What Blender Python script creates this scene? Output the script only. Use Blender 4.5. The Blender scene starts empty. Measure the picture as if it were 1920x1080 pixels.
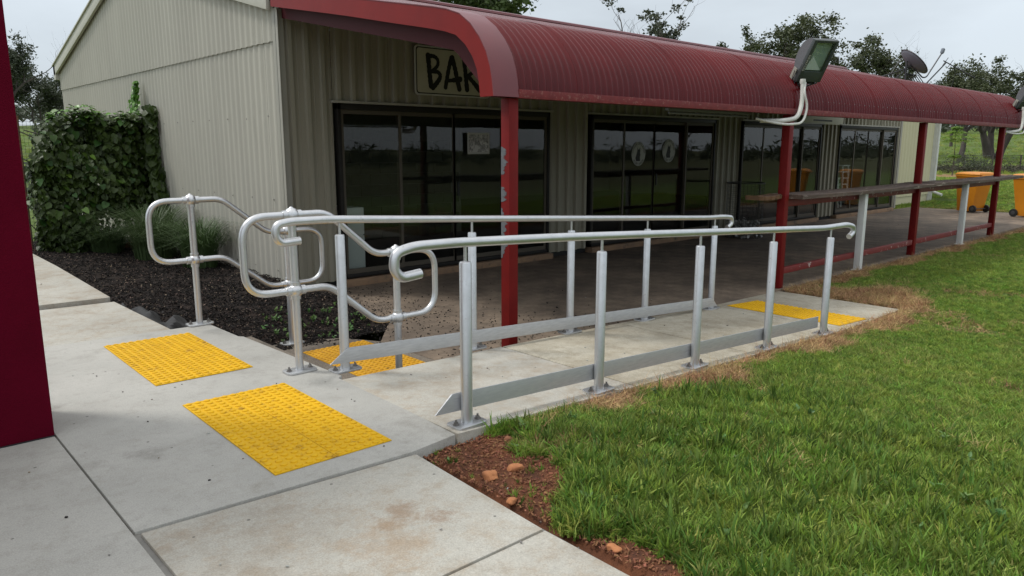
import bpy, bmesh, math, random
import numpy as np
from mathutils import Vector, Matrix, Euler
random.seed(7); rng = np.random.default_rng(7)
PI = math.pi
S = bpy.context.scene
C = S.collection

# ------------------------------------------------------------------ camera
cam_d = bpy.data.cameras.new('camera'); cam = bpy.data.objects.new('camera', cam_d); C.objects.link(cam)
cam_d.sensor_width = 36; cam_d.lens = 1395.4/1920*36; cam_d.clip_start = .05; cam_d.clip_end = 3000
yaw, pit, rol = math.radians(42.32), math.radians(10.75), math.radians(-0.057)
fw = Vector((math.sin(yaw)*math.cos(pit), math.cos(yaw)*math.cos(pit), -math.sin(pit)))
rt = Vector((math.cos(yaw), -math.sin(yaw), 0)); dn = fw.cross(rt)
r2 = rt*math.cos(rol)+dn*math.sin(rol); d2 = -rt*math.sin(rol)+dn*math.cos(rol)
m = Matrix((r2, -d2, -fw)).transposed().to_4x4(); m.translation = Vector((0, 0, 1.42))
cam.matrix_world = m
S.camera = cam
# ------------------------------------------------------------------ world (overcast)
W = bpy.data.worlds.new('World'); S.world = W; W.use_nodes = True
nt = W.node_tree; N = nt.nodes; Lk = nt.links; N.clear()
out = N.new('ShaderNodeOutputWorld'); bg = N.new('ShaderNodeBackground'); Lk.new(bg.outputs[0], out.inputs[0])
SUN_EL, SUN_ROT = math.radians(56), math.radians(318)
sky = N.new('ShaderNodeTexSky'); sky.sky_type = 'NISHITA'; sky.sun_disc = False
sky.sun_elevation = SUN_EL; sky.sun_rotation = SUN_ROT
sc = N.new('ShaderNodeVectorMath'); sc.operation = 'SCALE'; sc.inputs['Scale'].default_value = .10
Lk.new(sky.outputs[0], sc.inputs[0])
tc = N.new('ShaderNodeTexCoord'); sep = N.new('ShaderNodeSeparateXYZ'); Lk.new(tc.outputs['Generated'], sep.inputs[0])
rmp = N.new('ShaderNodeValToRGB'); Lk.new(sep.outputs['Z'], rmp.inputs[0])
e = rmp.color_ramp.elements
e[0].position = 0.0; e[0].color = (.545, .605, .65, 1)
e[1].position = 1.0; e[1].color = (1, 1, 1, 1)
n1 = e.new(.12); n1.color = (.575, .635, .69, 1)
n2 = e.new(.35); n2.color = (.72, .78, .83, 1)
mul = N.new('ShaderNodeVectorMath'); mul.operation = 'SCALE'
mr = N.new('ShaderNodeMapRange'); mr.inputs['From Min'].default_value = .1; mr.inputs['From Max'].default_value = 1
mr.inputs['To Min'].default_value = 1.22; mr.inputs['To Max'].default_value = 1.42
Lk.new(sep.outputs['Z'], mr.inputs['Value'])
nz = N.new('ShaderNodeTexNoise'); nz.inputs['Scale'].default_value = 2.2; nz.inputs['Detail'].default_value = 5
mp = N.new('ShaderNodeMapping'); mp.inputs['Scale'].default_value = (1, 1, 3.5)
Lk.new(tc.outputs['Generated'], mp.inputs[0]); Lk.new(mp.outputs[0], nz.inputs['Vector'])
cr = N.new('ShaderNodeMapRange'); cr.inputs['To Min'].default_value = .88; cr.inputs['To Max'].default_value = 1.11
cr.inputs['From Min'].default_value = .36; cr.inputs['From Max'].default_value = .64
Lk.new(nz.outputs[0], cr.inputs['Value'])
mm = N.new('ShaderNodeMath'); mm.operation = 'MULTIPLY'; Lk.new(mr.outputs[0], mm.inputs[0]); Lk.new(cr.outputs[0], mm.inputs[1])
Lk.new(rmp.outputs[0], mul.inputs[0]); Lk.new(mm.outputs[0], mul.inputs['Scale'])
mx = N.new('ShaderNodeMix'); mx.data_type = 'RGBA'; mx.inputs[0].default_value = .10
Lk.new(mul.outputs[0], mx.inputs[6]); Lk.new(sc.outputs[0], mx.inputs[7]); Lk.new(mx.outputs[2], bg.inputs[0])
bg.inputs[1].default_value = 1.0
# ------------------------------------------------------------------ sun (soft, overcast)
sd = bpy.data.lights.new('sun', 'SUN'); sd.energy = 2.1; sd.angle = math.radians(10); sd.color = (1, .97, .92)
so = bpy.data.objects.new('sun', sd); C.objects.link(so)
sdir = Vector((math.sin(SUN_ROT)*math.cos(SUN_EL), math.cos(SUN_ROT)*math.cos(SUN_EL), math.sin(SUN_EL)))
so.rotation_euler = sdir.to_track_quat('Z', 'Y').to_euler()
S.view_settings.view_transform = 'Standard'; S.view_settings.look = 'None'
S.view_settings.exposure = 0; S.view_settings.gamma = 1; S.view_settings.use_curve_mapping = False
S.render.engine = 'CYCLES'
S.cycles.max_bounces = 8; S.cycles.transparent_max_bounces = 16

# ================================================================== materials
def mat(name, c1, c2=None, scale=4., rough=.6, metal=0., bump=0., bscale=60., c3=None, s3=1., t3=.6, w3=.12, coord='pos', stretch=None, rough2=None, spec=None, rand=0., trans=0.):
    M_ = bpy.data.materials.new(name); M_.use_nodes = True
    t = M_.node_tree; n = t.nodes; l = t.links; b = n['Principled BSDF']
    b.inputs['Roughness'].default_value = rough; b.inputs['Metallic'].default_value = metal
    if spec is not None: b.inputs['Specular IOR Level'].default_value = spec
    if coord == 'pos': vec = n.new('ShaderNodeNewGeometry').outputs['Position']
    else: vec = n.new('ShaderNodeTexCoord').outputs['Object']
    if stretch:
        q = n.new('ShaderNodeMapping'); q.inputs['Scale'].default_value = stretch; l.new(vec, q.inputs[0]); vec = q.outputs[0]
    col = None
    if c2:
        nn = n.new('ShaderNodeTexNoise'); nn.inputs['Scale'].default_value = scale; nn.inputs['Detail'].default_value = 6; nn.inputs['Roughness'].default_value = .62
        l.new(vec, nn.inputs['Vector'])
        r = n.new('ShaderNodeMapRange'); r.inputs['From Min'].default_value = .32; r.inputs['From Max'].default_value = .68; l.new(nn.outputs[0], r.inputs[0])
        mx = n.new('ShaderNodeMix'); mx.data_type = 'RGBA'; l.new(r.outputs[0], mx.inputs[0])
        mx.inputs[6].default_value = (*c1, 1); mx.inputs[7].default_value = (*c2, 1); col = mx.outputs[2]
        if rough2 is not None:
            rr = n.new('ShaderNodeMapRange'); rr.inputs['To Min'].default_value = rough; rr.inputs['To Max'].default_value = rough2
            l.new(r.outputs[0], rr.inputs[0]); l.new(rr.outputs[0], b.inputs['Roughness'])
    else: b.inputs['Base Color'].default_value = (*c1, 1)
    if c3:
        nn = n.new('ShaderNodeTexNoise'); nn.inputs['Scale'].default_value = s3; nn.inputs['Detail'].default_value = 8; nn.inputs['Roughness'].default_value = .7
        l.new(vec, nn.inputs['Vector'])
        r = n.new('ShaderNodeMapRange'); r.inputs['From Min'].default_value = t3; r.inputs['From Max'].default_value = t3+w3; l.new(nn.outputs[0], r.inputs[0])
        mx = n.new('ShaderNodeMix'); mx.data_type = 'RGBA'; l.new(r.outputs[0], mx.inputs[0])
        if col: l.new(col, mx.inputs[6])
        else: mx.inputs[6].default_value = (*c1, 1)
        mx.inputs[7].default_value = (*c3, 1); col = mx.outputs[2]
    if rand and col is None:
        rg = n.new('ShaderNodeRGB'); rg.outputs[0].default_value = (*c1, 1); col = rg.outputs[0]
    if rand:
        oi = n.new('ShaderNodeObjectInfo'); r = n.new('ShaderNodeMapRange'); r.inputs['To Min'].default_value = 1-rand; r.inputs['To Max'].default_value = 1+rand
        l.new(oi.outputs['Random'], r.inputs[0]); hs = n.new('ShaderNodeHueSaturation'); l.new(r.outputs[0], hs.inputs['Value']); l.new(col, hs.inputs['Color'])
        r4 = n.new('ShaderNodeMapRange'); r4.inputs['To Min'].default_value = .5-rand*.06; r4.inputs['To Max'].default_value = .5+rand*.06
        mm = n.new('ShaderNodeMath'); mm.operation = 'MULTIPLY'; mm.inputs[1].default_value = 7.31; l.new(oi.outputs['Random'], mm.inputs[0])
        fr = n.new('ShaderNodeMath'); fr.operation = 'FRACT'; l.new(mm.outputs[0], fr.inputs[0]); l.new(fr.outputs[0], r4.inputs[0]); l.new(r4.outputs[0], hs.inputs['Hue'])
        col = hs.outputs[0]
    if col: l.new(col, b.inputs['Base Color'])
    if bump:
        nn = n.new('ShaderNodeTexNoise'); nn.inputs['Scale'].default_value = bscale; nn.inputs['Detail'].default_value = 5; l.new(vec, nn.inputs['Vector'])
        bp = n.new('ShaderNodeBump'); bp.inputs['Strength'].default_value = bump; bp.inputs['Distance'].default_value = .01
        l.new(nn.outputs[0], bp.inputs['Height']); l.new(bp.outputs[0], b.inputs['Normal'])
    if trans:
        b.inputs['Transmission Weight'].default_value = 0
        tl = n.new('ShaderNodeBsdfTranslucent'); ms = n.new('ShaderNodeMixShader'); ms.inputs[0].default_value = trans
        if col: l.new(col, tl.inputs[0])
        else: tl.inputs[0].default_value = (*c1, 1)
        l.new(b.outputs[0], ms.inputs[1]); l.new(tl.outputs[0], ms.inputs[2]); l.new(ms.outputs[0], n['Material Output'].inputs[0])
    return M_

def concrete(name, a, b_, stain, speck=.5, s=1.3, dirt_t=.60, spots=True, blots=()):
    M_ = bpy.data.materials.new(name); M_.use_nodes = True
    t = M_.node_tree; n = t.nodes; l = t.links; p = n['Principled BSDF']; p.inputs['Roughness'].default_value = .85
    vec = n.new('ShaderNodeNewGeometry').outputs['Position']
    def noise(sc_, det=6, ro=.6):
        q = n.new('ShaderNodeTexNoise'); q.inputs['Scale'].default_value = sc_; q.inputs['Detail'].default_value = det; q.inputs['Roughness'].default_value = ro; l.new(vec, q.inputs['Vector']); return q.outputs[0]
    def rng_(x, a0, a1, b0=0., b1=1.):
        r = n.new('ShaderNodeMapRange'); r.inputs['From Min'].default_value = a0; r.inputs['From Max'].default_value = a1; r.inputs['To Min'].default_value = b0; r.inputs['To Max'].default_value = b1; l.new(x, r.inputs[0]); return r.outputs[0]
    def mix(f, x, y):
        q = n.new('ShaderNodeMix'); q.data_type = 'RGBA'; l.new(f, q.inputs[0])
        for i, v in ((6, x), (7, y)):
            if isinstance(v, tuple): q.inputs[i].default_value = (*v, 1)
            else: l.new(v, q.inputs[i])
        return q.outputs[2]
    col = mix(rng_(noise(s), .35, .65), a, b_)
    col = mix(rng_(noise(s*5.3, 8, .75), dirt_t-.08, dirt_t+.10, 0, .5), col, stain)
    col = mix(rng_(noise(s*22, 6, .7), .50, .68, 0, .28), col, tuple(v*.62 for v in a))
    col = mix(rng_(noise(s*.9+.37, 10, .8), dirt_t-.08, dirt_t+.10, 0, .55), col, tuple(v*.72 for v in stain))
    for (bx, by, br, bc, bs) in blots:
        dv = n.new('ShaderNodeVectorMath'); dv.operation = 'DISTANCE'; l.new(vec, dv.inputs[0]); dv.inputs[1].default_value = (bx, by, 0)
        ma = n.new('ShaderNodeMath'); ma.operation = 'ADD'; l.new(dv.outputs['Value'], ma.inputs[0]); l.new(rng_(noise(9+bx, 6, .75), .3, .7, -br, br), ma.inputs[1])
        col = mix(rng_(ma.outputs[0], br*.2, br*1.3, bs, 0.), col, bc)
    f = rng_(noise(170, 3, .6), .3, .7, 1-.34*speck, 1+.34*speck)
    v = n.new('ShaderNodeVectorMath'); v.operation = 'SCALE'; l.new(col, v.inputs[0]); l.new(f, v.inputs['Scale'])
    col = v.outputs[0]
    if spots:
        vo = n.new('ShaderNodeTexVoronoi'); vo.inputs['Scale'].default_value = 6.3; l.new(vec, vo.inputs['Vector'])
        col = mix(rng_(vo.outputs['Distance'], .035, .05, .8, 0.), col, (.09, .085, .075))
    l.new(col, p.inputs['Base Color'])
    bp = n.new('ShaderNodeBump'); bp.inputs['Strength'].default_value = .35; bp.inputs['Distance'].default_value = .004
    ad = n.new('ShaderNodeMath'); l.new(noise(140, 4, .7), ad.inputs[0]); l.new(noise(14, 4, .6), ad.inputs[1]); l.new(ad.outputs[0], bp.inputs['Height'])
    l.new(bp.outputs[0], p.inputs['Normal'])
    return M_

M = {}
M['conc'] = concrete('concrete_path', (.405, .395, .362), (.335, .328, .30), (.26, .245, .21), blots=[(.45, 2.35, .12, (.17, .16, .14), .5), (.95, 3.6, .08, (.18, .17, .15), .5), (.75, 4.6, .07, (.19, .18, .16), .5), (.30, 2.0, .10, (.2, .19, .17), .45), (1.2, 2.9, .05, (.2, .18, .14), .4)])
M['conc2'] = concrete('concrete_warm', (.44, .425, .375), (.375, .36, .315), (.31, .235, .155), dirt_t=.56, blots=[(1.50, 2.30, .09, (.22, .12, .05), .55), (1.36, 2.12, .16, (.30, .20, .11), .45), (1.62, 2.18, .05, (.20, .10, .04), .5), (1.0, 1.7, .22, (.26, .23, .18), .4)])
M['ramp'] = concrete('concrete_ramp', (.46, .43, .35), (.37, .335, .26), (.25, .205, .135), speck=1., dirt_t=.54)
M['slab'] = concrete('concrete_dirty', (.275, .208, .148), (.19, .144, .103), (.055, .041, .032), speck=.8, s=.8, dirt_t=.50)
M['gravel'] = concrete('concrete_exposed', (.19, .160, .125), (.125, .103, .08), (.07, .055, .043), speck=2.2)
M['joint'] = mat('joint_grey', (.16, .155, .14), (.22, .21, .19), 20)
M['red'] = mat('roof_red', (.122, .006, .008), (.088, .005, .007), 1.2, rough=.22, rough2=.28, spec=.22, bump=.03, bscale=8)
M['red'].node_tree.nodes['Principled BSDF'].inputs['Coat Weight'].default_value = .10; M['red'].node_tree.nodes['Principled BSDF'].inputs['Coat Roughness'].default_value = .12
M['redtrim'] = mat('trim_red', (.20, .008, .006), (.16, .007, .006), 2.5, spec=.22, rough=.42, bump=.05, bscale=10)
M['redcap'] = mat('cap_red', (.16, .026, .032), (.13, .022, .028), 2.5, rough=.36, bump=.1, bscale=5)
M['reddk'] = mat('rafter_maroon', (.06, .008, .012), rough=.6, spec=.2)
M['redweath'] = mat('fascia_red_weathered', (.19, .028, .028), (.13, .020, .022), 12, rough=.6, spec=.3, c3=(.28, .13, .11), s3=38, t3=.56, w3=.1)
M['postred'] = mat('post_red', (.17, .009, .009), (.13, .008, .008), 6, spec=.15, rough=.5, c3=(.08, .012, .012), s3=30, t3=.66, w3=.05)
M['railred'] = mat('rail_red_peeling', (.19, .016, .014), (.14, .012, .012), 9, rough=.55, c3=(.42, .33, .30), s3=11, t3=.60, w3=.03)
M['peel'] = mat('bare_primer', (.14, .15, .16), (.10, .105, .115), 30, rough=.7, spec=.2, c3=(.16, .012, .012), s3=34, t3=.64, w3=.03)
M['magenta'] = mat('painted_wall_maroon', (.100, .0010, .012), (.085, .0010, .010), 5, rough=.85, spec=.08, bump=.55, bscale=160)
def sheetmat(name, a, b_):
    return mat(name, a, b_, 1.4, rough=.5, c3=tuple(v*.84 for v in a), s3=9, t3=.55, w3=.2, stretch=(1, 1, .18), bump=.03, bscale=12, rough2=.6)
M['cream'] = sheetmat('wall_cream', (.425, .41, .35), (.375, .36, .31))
M['creamdk'] = sheetmat('wall_ribbed_shaded', (.30, .28, .215), (.25, .235, .18))  # wall colour lowered to deepen the shade under the verandah roof
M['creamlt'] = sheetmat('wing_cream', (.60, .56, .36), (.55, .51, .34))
M['flash'] = mat('flashing_beige', (.34, .33, .28), (.30, .29, .25), 3, rough=.5)
M['rake'] = mat('rake_cream', (.50, .49, .42), (.45, .44, .38), 4, rough=.5)
M['bronze'] = mat('frame_bronze', (.020, .018, .016), (.014, .013, .012), 8, rough=.5, spec=.2)
M['bronze2'] = mat('stile_bronze', (.085, .073, .055), rough=.5, spec=.25)
M['alu'] = mat('galvanised', (.63, .64, .655), (.55, .56, .57), 14, rough=.33, rough2=.43, metal=.85, c3=(.36, .36, .35), s3=45, t3=.60, w3=.12, bump=.05, bscale=80)
M['aluflat'] = mat('kick_aluminium', (.56, .57, .58), (.46, .47, .48), 14, rough=.45, rough2=.55, metal=.7, stretch=(1, 1, 6), bump=.03, bscale=60)
M['bolt'] = mat('bolt_dark', (.16, .15, .14), (.25, .24, .23), 50, rough=.5, metal=.7)
M['yellow'] = mat('tactile_yellow', (.70, .41, .005), (.62, .355, .005), 5, rough=.6, spec=.25, c3=(.34, .18, .02), s3=13, t3=.55, w3=.16, bump=.05, bscale=60)
M['yellow2'] = mat('tactile_yellow_dirty', (.62, .33, .010), (.50, .25, .008), 6, rough=.6, c3=(.20, .11, .02), s3=14, t3=.58, w3=.1)
M['wood'] = mat('weathered_timber', (.15, .105, .08), (.065, .045, .036), 6, rough=.85, c3=(.38, .32, .27), s3=8, t3=.58, w3=.06, stretch=(.35, 3, 3), bump=.6, bscale=22)
M['woodedge'] = mat('timber_brown', (.16, .085, .04), (.07, .04, .025), 6, rough=.85, stretch=(.3, 3, 3), bump=.5, bscale=20)
M['white'] = mat('white_paint', (.72, .72, .70), (.62, .62, .60), 5, rough=.5, c3=(.45, .43, .40), s3=14, t3=.63, w3=.06)
M['whitepl'] = mat('white_plastic', (.75, .76, .77), rough=.4)
M['soil'] = mat('red_soil', (.24, .095, .045), (.15, .06, .035), 9, rough=.95, bump=1., bscale=45, c3=(.27, .13, .075), s3=40, t3=.58, w3=.08)
M['mulch'] = mat('mulch_base', (.013, .011, .010), (.030, .021, .017), 12, spec=.15, rough=.95, bump=1., bscale=60, c3=(.10, .085, .07), s3=90, t3=.66, w3=.04)
M['chip'] = mat('bark_chip', (.014, .012, .011), rough=.9, spec=.2, rand=.7)
M['chippale'] = mat('bark_chip_pale', (.15, .11, .08), rough=.9, rand=.6)
M['stone'] = mat('orange_stone', (.46, .19, .075), (.36, .14, .06), 25, rough=.9, bump=.6, bscale=50, coord='obj')
M['clod'] = mat('red_clod', (.23, .10, .05), rough=.95, rand=.3)
M['grass'] = mat('grass_green', (.155, .27, .036), (.23, .32, .055), .9, rough=.6, spec=.25, rand=.45, trans=.3)
M['grassy'] = mat('grass_yellowgreen', (.26, .35, .06), (.33, .33, .10), 1.1, spec=.25, rough=.6, rand=.4, trans=.3)
M['grassd'] = mat('grass_dark', (.080, .155, .026), (.13, .195, .04), 1.3, spec=.25, rough=.6, rand=.4, trans=.25)
M['straw'] = mat('straw', (.50, .36, .17), (.30, .16, .08), 2.2, rough=.85, rand=.5, trans=.15)
M['tuss'] = mat('tussock_green', (.075, .12, .04), rough=.5, rand=.3, trans=.2)
M['vine'] = mat('vine_leaf', (.054, .115, .016), (.024, .052, .009), 5, rough=.48, spec=.35, rand=.45, trans=.2)
M['vinelt'] = mat('vine_leaf_pale', (.13, .25, .035), rough=.4, rand=.3, trans=.3)
M['weed'] = mat('weed_leaf', (.10, .19, .05), rough=.5, rand=.4, trans=.2)
M['gum'] = mat('gum_foliage', (.050, .066, .026), (.085, .10, .042), .9, rough=.6, trans=.2)
M['gumlt'] = mat('pale_foliage', (.10, .15, .04), (.07, .11, .03), .9, rough=.6, trans=.25)
M['gumdk'] = mat('dark_foliage', (.040, .052, .030), (.065, .08, .045), .9, rough=.65, trans=.15)
M['sap'] = mat('sapling_foliage', (.20, .33, .04), (.15, .27, .03), 1.5, rough=.6, trans=.35)
M['bark'] = mat('bark', (.09, .075, .065), (.045, .038, .034), 2.5, rough=.95, stretch=(1, 1, .25))
M['scrub'] = mat('scrub', (.10, .085, .065), (.06, .07, .04), .8, rough=.9, trans=.1)
M['orange'] = mat('bin_orange', (.66, .25, .012), (.58, .21, .012), 3, rough=.45)
M['black'] = mat('black_rubber', (.014, .014, .015), rough=.6)
M['ink'] = mat('sign_ink', (.006, .006, .009), rough=.6)
M['board'] = mat('sign_cream', (.47, .455, .36), (.42, .41, .32), 4, rough=.5)
M['boardedge'] = mat('sign_edge', (.5, .5, .46), rough=.4)
M['lampgrey'] = mat('lamp_grey', (.13, .135, .145), (.11, .115, .12), 6, rough=.5)
M['lampgreen'] = mat('lamp_green', (.045, .055, .054), rough=.4)
M['reflector'] = mat('reflector_alu', (.45, .5, .47), rough=.3, metal=.8)
M['reflbk'] = mat('reflector_backing', (.36, .45, .41), (.42, .50, .47), 4, rough=.5)
M['conduit'] = mat('conduit_white', (.66, .66, .62), (.52, .52, .47), 12, rough=.5)
M['dish'] = mat('dish_grey', (.22, .245, .28), rough=.6, spec=.2)
M['steel'] = mat('dark_steel', (.08, .08, .085), rough=.5, metal=.5)
M['wire'] = mat('wire', (.05, .05, .05), rough=.5, metal=.6)
M['inner'] = mat('interior_block', (.10, .10, .075), (.075, .075, .06), 3, rough=.8)
M['dark'] = mat('interior_dark', (.02, .02, .02), rough=.9)
M['paper'] = mat('paper', (.42, .42, .42), (.10, .10, .10), 30, rough=.7, c3=(.5, .5, .5), s3=14, t3=.5, w3=.05)
M['papere'] = mat('paper_edge', (.42, .42, .40), rough=.7)
M['decal'] = mat('decal_white', (.36, .37, .34), rough=.6)
M['plinth'] = mat('plinth_concrete', (.30, .19, .11), (.20, .13, .085), 5, rough=.9, c3=(.1, .08, .06), s3=6, t3=.55)
M['fabric'] = mat('weed_mat', (.012, .012, .013), rough=.7, bump=.5, bscale=30)
M['can'] = mat('crushed_can', (.24, .24, .23), rough=.35, metal=.7, rand=.5)
# glass
def glassmat(name, tint, refl=1.):
    M_ = bpy.data.materials.new(name); M_.use_nodes = True; t = M_.node_tree; n = t.nodes; l = t.links
    n.remove(n['Principled BSDF']); o = n['Material Output']
    tr = n.new('ShaderNodeBsdfTransparent'); tr.inputs[0].default_value = (*tint, 1)
    gl = n.new('ShaderNodeBsdfGlossy'); gl.inputs['Roughness'].default_value = 0.0; gl.inputs[0].default_value = (refl, refl, refl, 1)
    geo = n.new('ShaderNodeTexCoord'); nn = n.new('ShaderNodeTexNoise'); nn.inputs['Scale'].default_value = 1.1; nn.inputs['Detail'].default_value = 1
    l.new(geo.outputs['Object'], nn.inputs['Vector']); bp = n.new('ShaderNodeBump'); bp.inputs['Strength'].default_value = .04; bp.inputs['Distance'].default_value = .05
    l.new(nn.outputs[0], bp.inputs['Height']); l.new(bp.outputs[0], gl.inputs['Normal'])
    fr = n.new('ShaderNodeFresnel'); fr.inputs[0].default_value = 1.5
    gb = n.new('ShaderNodeNewGeometry'); iv = n.new('ShaderNodeMath'); iv.operation = 'SUBTRACT'; iv.inputs[0].default_value = 1; l.new(gb.outputs['Backfacing'], iv.inputs[1])
    pm = n.new('ShaderNodeMath'); pm.operation = 'MULTIPLY'; l.new(fr.outputs[0], pm.inputs[0]); l.new(iv.outputs[0], pm.inputs[1])
    ms = n.new('ShaderNodeMixShader'); l.new(pm.outputs[0], ms.inputs[0]); l.new(tr.outputs[0], ms.inputs[1]); l.new(gl.outputs[0], ms.inputs[2]); l.new(ms.outputs[0], o.inputs[0])
    return M_
M['glass'] = glassmat('tinted_glass', (.80, .83, .81), .95)
M['lens'] = glassmat('lamp_glass', (.88, .92, .90))

# ================================================================== mesh helpers
WL = {}   # world location of each root
class MB:
    def __init__(s): s.v = []; s.f = []; s.mi = []; s.cur = 0
    def add(s, vs, fs):
        o = len(s.v); s.v += [tuple(v) for v in vs]; s.f += [tuple(i+o for i in f) for f in fs]; s.mi += [s.cur]*len(fs); return s
    def box(s, x0, x1, y0, y1, z0, z1):
        return s.add([(x0,y0,z0),(x1,y0,z0),(x1,y1,z0),(x0,y1,z0),(x0,y0,z1),(x1,y0,z1),(x1,y1,z1),(x0,y1,z1)],
            [(0,3,2,1),(4,5,6,7),(0,1,5,4),(1,2,6,5),(2,3,7,6),(3,0,4,7)])
    def obox(s, c, ax, ay, az, hx, hy, hz):
        c = Vector(c); ax, ay, az = (Vector(a).normalized() for a in (ax, ay, az)); vs = []
        for k in (-1, 1):
            for i, j in ((-1,-1),(1,-1),(1,1),(-1,1)): vs.append(c+ax*hx*i+ay*hy*j+az*hz*k)
        return s.add(vs, [(0,3,2,1),(4,5,6,7),(0,1,5,4),(1,2,6,5),(2,3,7,6),(3,0,4,7)])
    def tube(s, pts, r, n=10, caps=True):
        pts = [Vector(p) for p in pts]; rs = r if hasattr(r, '__len__') else [r]*len(pts)
        vs = []; fs = []; up = None
        for i, p in enumerate(pts):
            d = (pts[min(i+1, len(pts)-1)]-pts[max(i-1, 0)]).normalized()
            if up is None:
                a = Vector((0,0,1)) if abs(d.z) < .9 else Vector((1,0,0)); up = (a-d*a.dot(d)).normalized()
            else:
                up = up-d*up.dot(d)
                up = up.normalized() if up.length > 1e-6 else Vector((0, 1, 0))
            sd_ = d.cross(up)
            for k in range(n):
                t = 2*PI*k/n; vs.append(p+(up*math.cos(t)+sd_*math.sin(t))*rs[i])
        for i in range(len(pts)-1):
            for k in range(n):
                a = i*n+k; b = i*n+(k+1) % n; fs.append((a, b, b+n, a+n))
        if caps: fs.append(tuple(range(n-1, -1, -1))); fs.append(tuple((len(pts)-1)*n+k for k in range(n)))
        return s.add(vs, fs)
    def lathe(s, c, prof, n=14, axis=(0,0,1)):
        c = Vector(c); az = Vector(axis).normalized(); a = Vector((1,0,0)) if abs(az.x) < .9 else Vector((0,1,0))
        ax = (a-az*a.dot(az)).normalized(); ay = az.cross(ax); vs = []; fs = []
        for r, z in prof:
            for k in range(n):
                t = 2*PI*k/n; vs.append(c+az*z+(ax*math.cos(t)+ay*math.sin(t))*r)
        for i in range(len(prof)-1):
            for k in range(n):
                a_ = i*n+k; b = i*n+(k+1) % n; fs.append((a_, b, b+n, a_+n))
        fs.append(tuple(range(n-1, -1, -1))); fs.append(tuple((len(prof)-1)*n+k for k in range(n)))
        return s.add(vs, fs)
    def ball(s, c, r, n=12, m_=7): return s.lathe(c, [(r*math.sin(PI*i/m_)+1e-5, -r*math.cos(PI*i/m_)) for i in range(m_+1)], n)
    def prism(s, poly, z0, z1, axis='z'):
        n = len(poly)
        def P(a, b, c): return {'z': (a, b, c), 'x': (c, a, b), 'y': (a, c, b)}[axis]
        vs = [P(a, b, z0) for a, b in poly]+[P(a, b, z1) for a, b in poly]
        fs = [tuple(range(n-1, -1, -1)), tuple(range(n, 2*n))]+[(i, (i+1) % n, (i+1) % n+n, i+n) for i in range(n)]
        return s.add(vs, fs)
    def mesh(s, name, mats, smooth=False, off=(0,0,0), bevel=0, angle=40):
        me = bpy.data.meshes.new(name)
        ox, oy, oz = off
        me.from_pydata([(x-ox, y-oy, z-oz) for x, y, z in s.v], [], s.f)
        for mt in (mats if isinstance(mats, (list, tuple)) else [mats]): me.materials.append(mt)
        if max(s.mi, default=0): me.polygons.foreach_set('material_index', s.mi)
        bm = bmesh.new(); bm.from_mesh(me); bmesh.ops.recalc_face_normals(bm, faces=bm.faces)
        if bevel:
            ed = [e_ for e_ in bm.edges if len(e_.link_faces) == 2 and e_.calc_face_angle(0) > .6]
            bmesh.ops.bevel(bm, geom=ed, offset=bevel, segments=2, profile=.6, affect='EDGES', clamp_overlap=True)
        bm.to_mesh(me); bm.free()
        if smooth or bevel:
            me.polygons.foreach_set('use_smooth', [True]*len(me.polygons)); me.set_sharp_from_angle(angle=math.radians(angle))
        me.update(); return me
    def build(s, name, mats, parent=None, **k):
        off = WL.get(parent.name, (0,0,0)) if parent else (0,0,0)
        me = s.mesh(name, mats, off=off, **k); o = bpy.data.objects.new(name, me); C.objects.link(o)
        if parent: o.parent = parent; WL[o.name] = off
        else: WL[o.name] = (0,0,0)
        return o
def link_mesh(name, me, parent=None, loc=(0,0,0), rot=None, scale=None):
    o = bpy.data.objects.new(name, me); C.objects.link(o)
    if parent:
        o.parent = parent; b = WL[parent.name]; o.location = (loc[0]-b[0], loc[1]-b[1], loc[2]-b[2]); WL[o.name] = b
    else: o.location = loc
    if rot is not None: o.rotation_euler = rot
    if scale is not None: o.scale = scale if hasattr(scale, '__len__') else (scale,)*3
    return o
def tag(o, label=None, cat=None, group=None, kind=None):
    if label: o['label'] = label
    if cat: o['category'] = cat
    if group: o['group'] = group
    if kind: o['kind'] = kind
    return o
def thing(name, loc, label, cat, group=None):
    o = bpy.data.objects.new(name, None); C.objects.link(o); o.location = loc; o.empty_display_size = .1; WL[o.name] = tuple(loc)
    return tag(o, label, cat, group)
def rounded(pts, r=.05, n=5):
    """round the corners of a polyline"""
    P = [Vector(p) for p in pts]; o = [P[0]]
    for i in range(1, len(P)-1):
        a, b, c = P[i-1], P[i], P[i+1]; d1 = (a-b); d2 = (c-b); rr = min(r, d1.length*.48, d2.length*.48)
        p0 = b+d1.normalized()*rr; p1 = b+d2.normalized()*rr
        for k in range(n+1):
            t = k/n; o.append(p0*(1-t)**2+b*2*t*(1-t)+p1*t*t)
    o.append(P[-1]); return o

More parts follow.
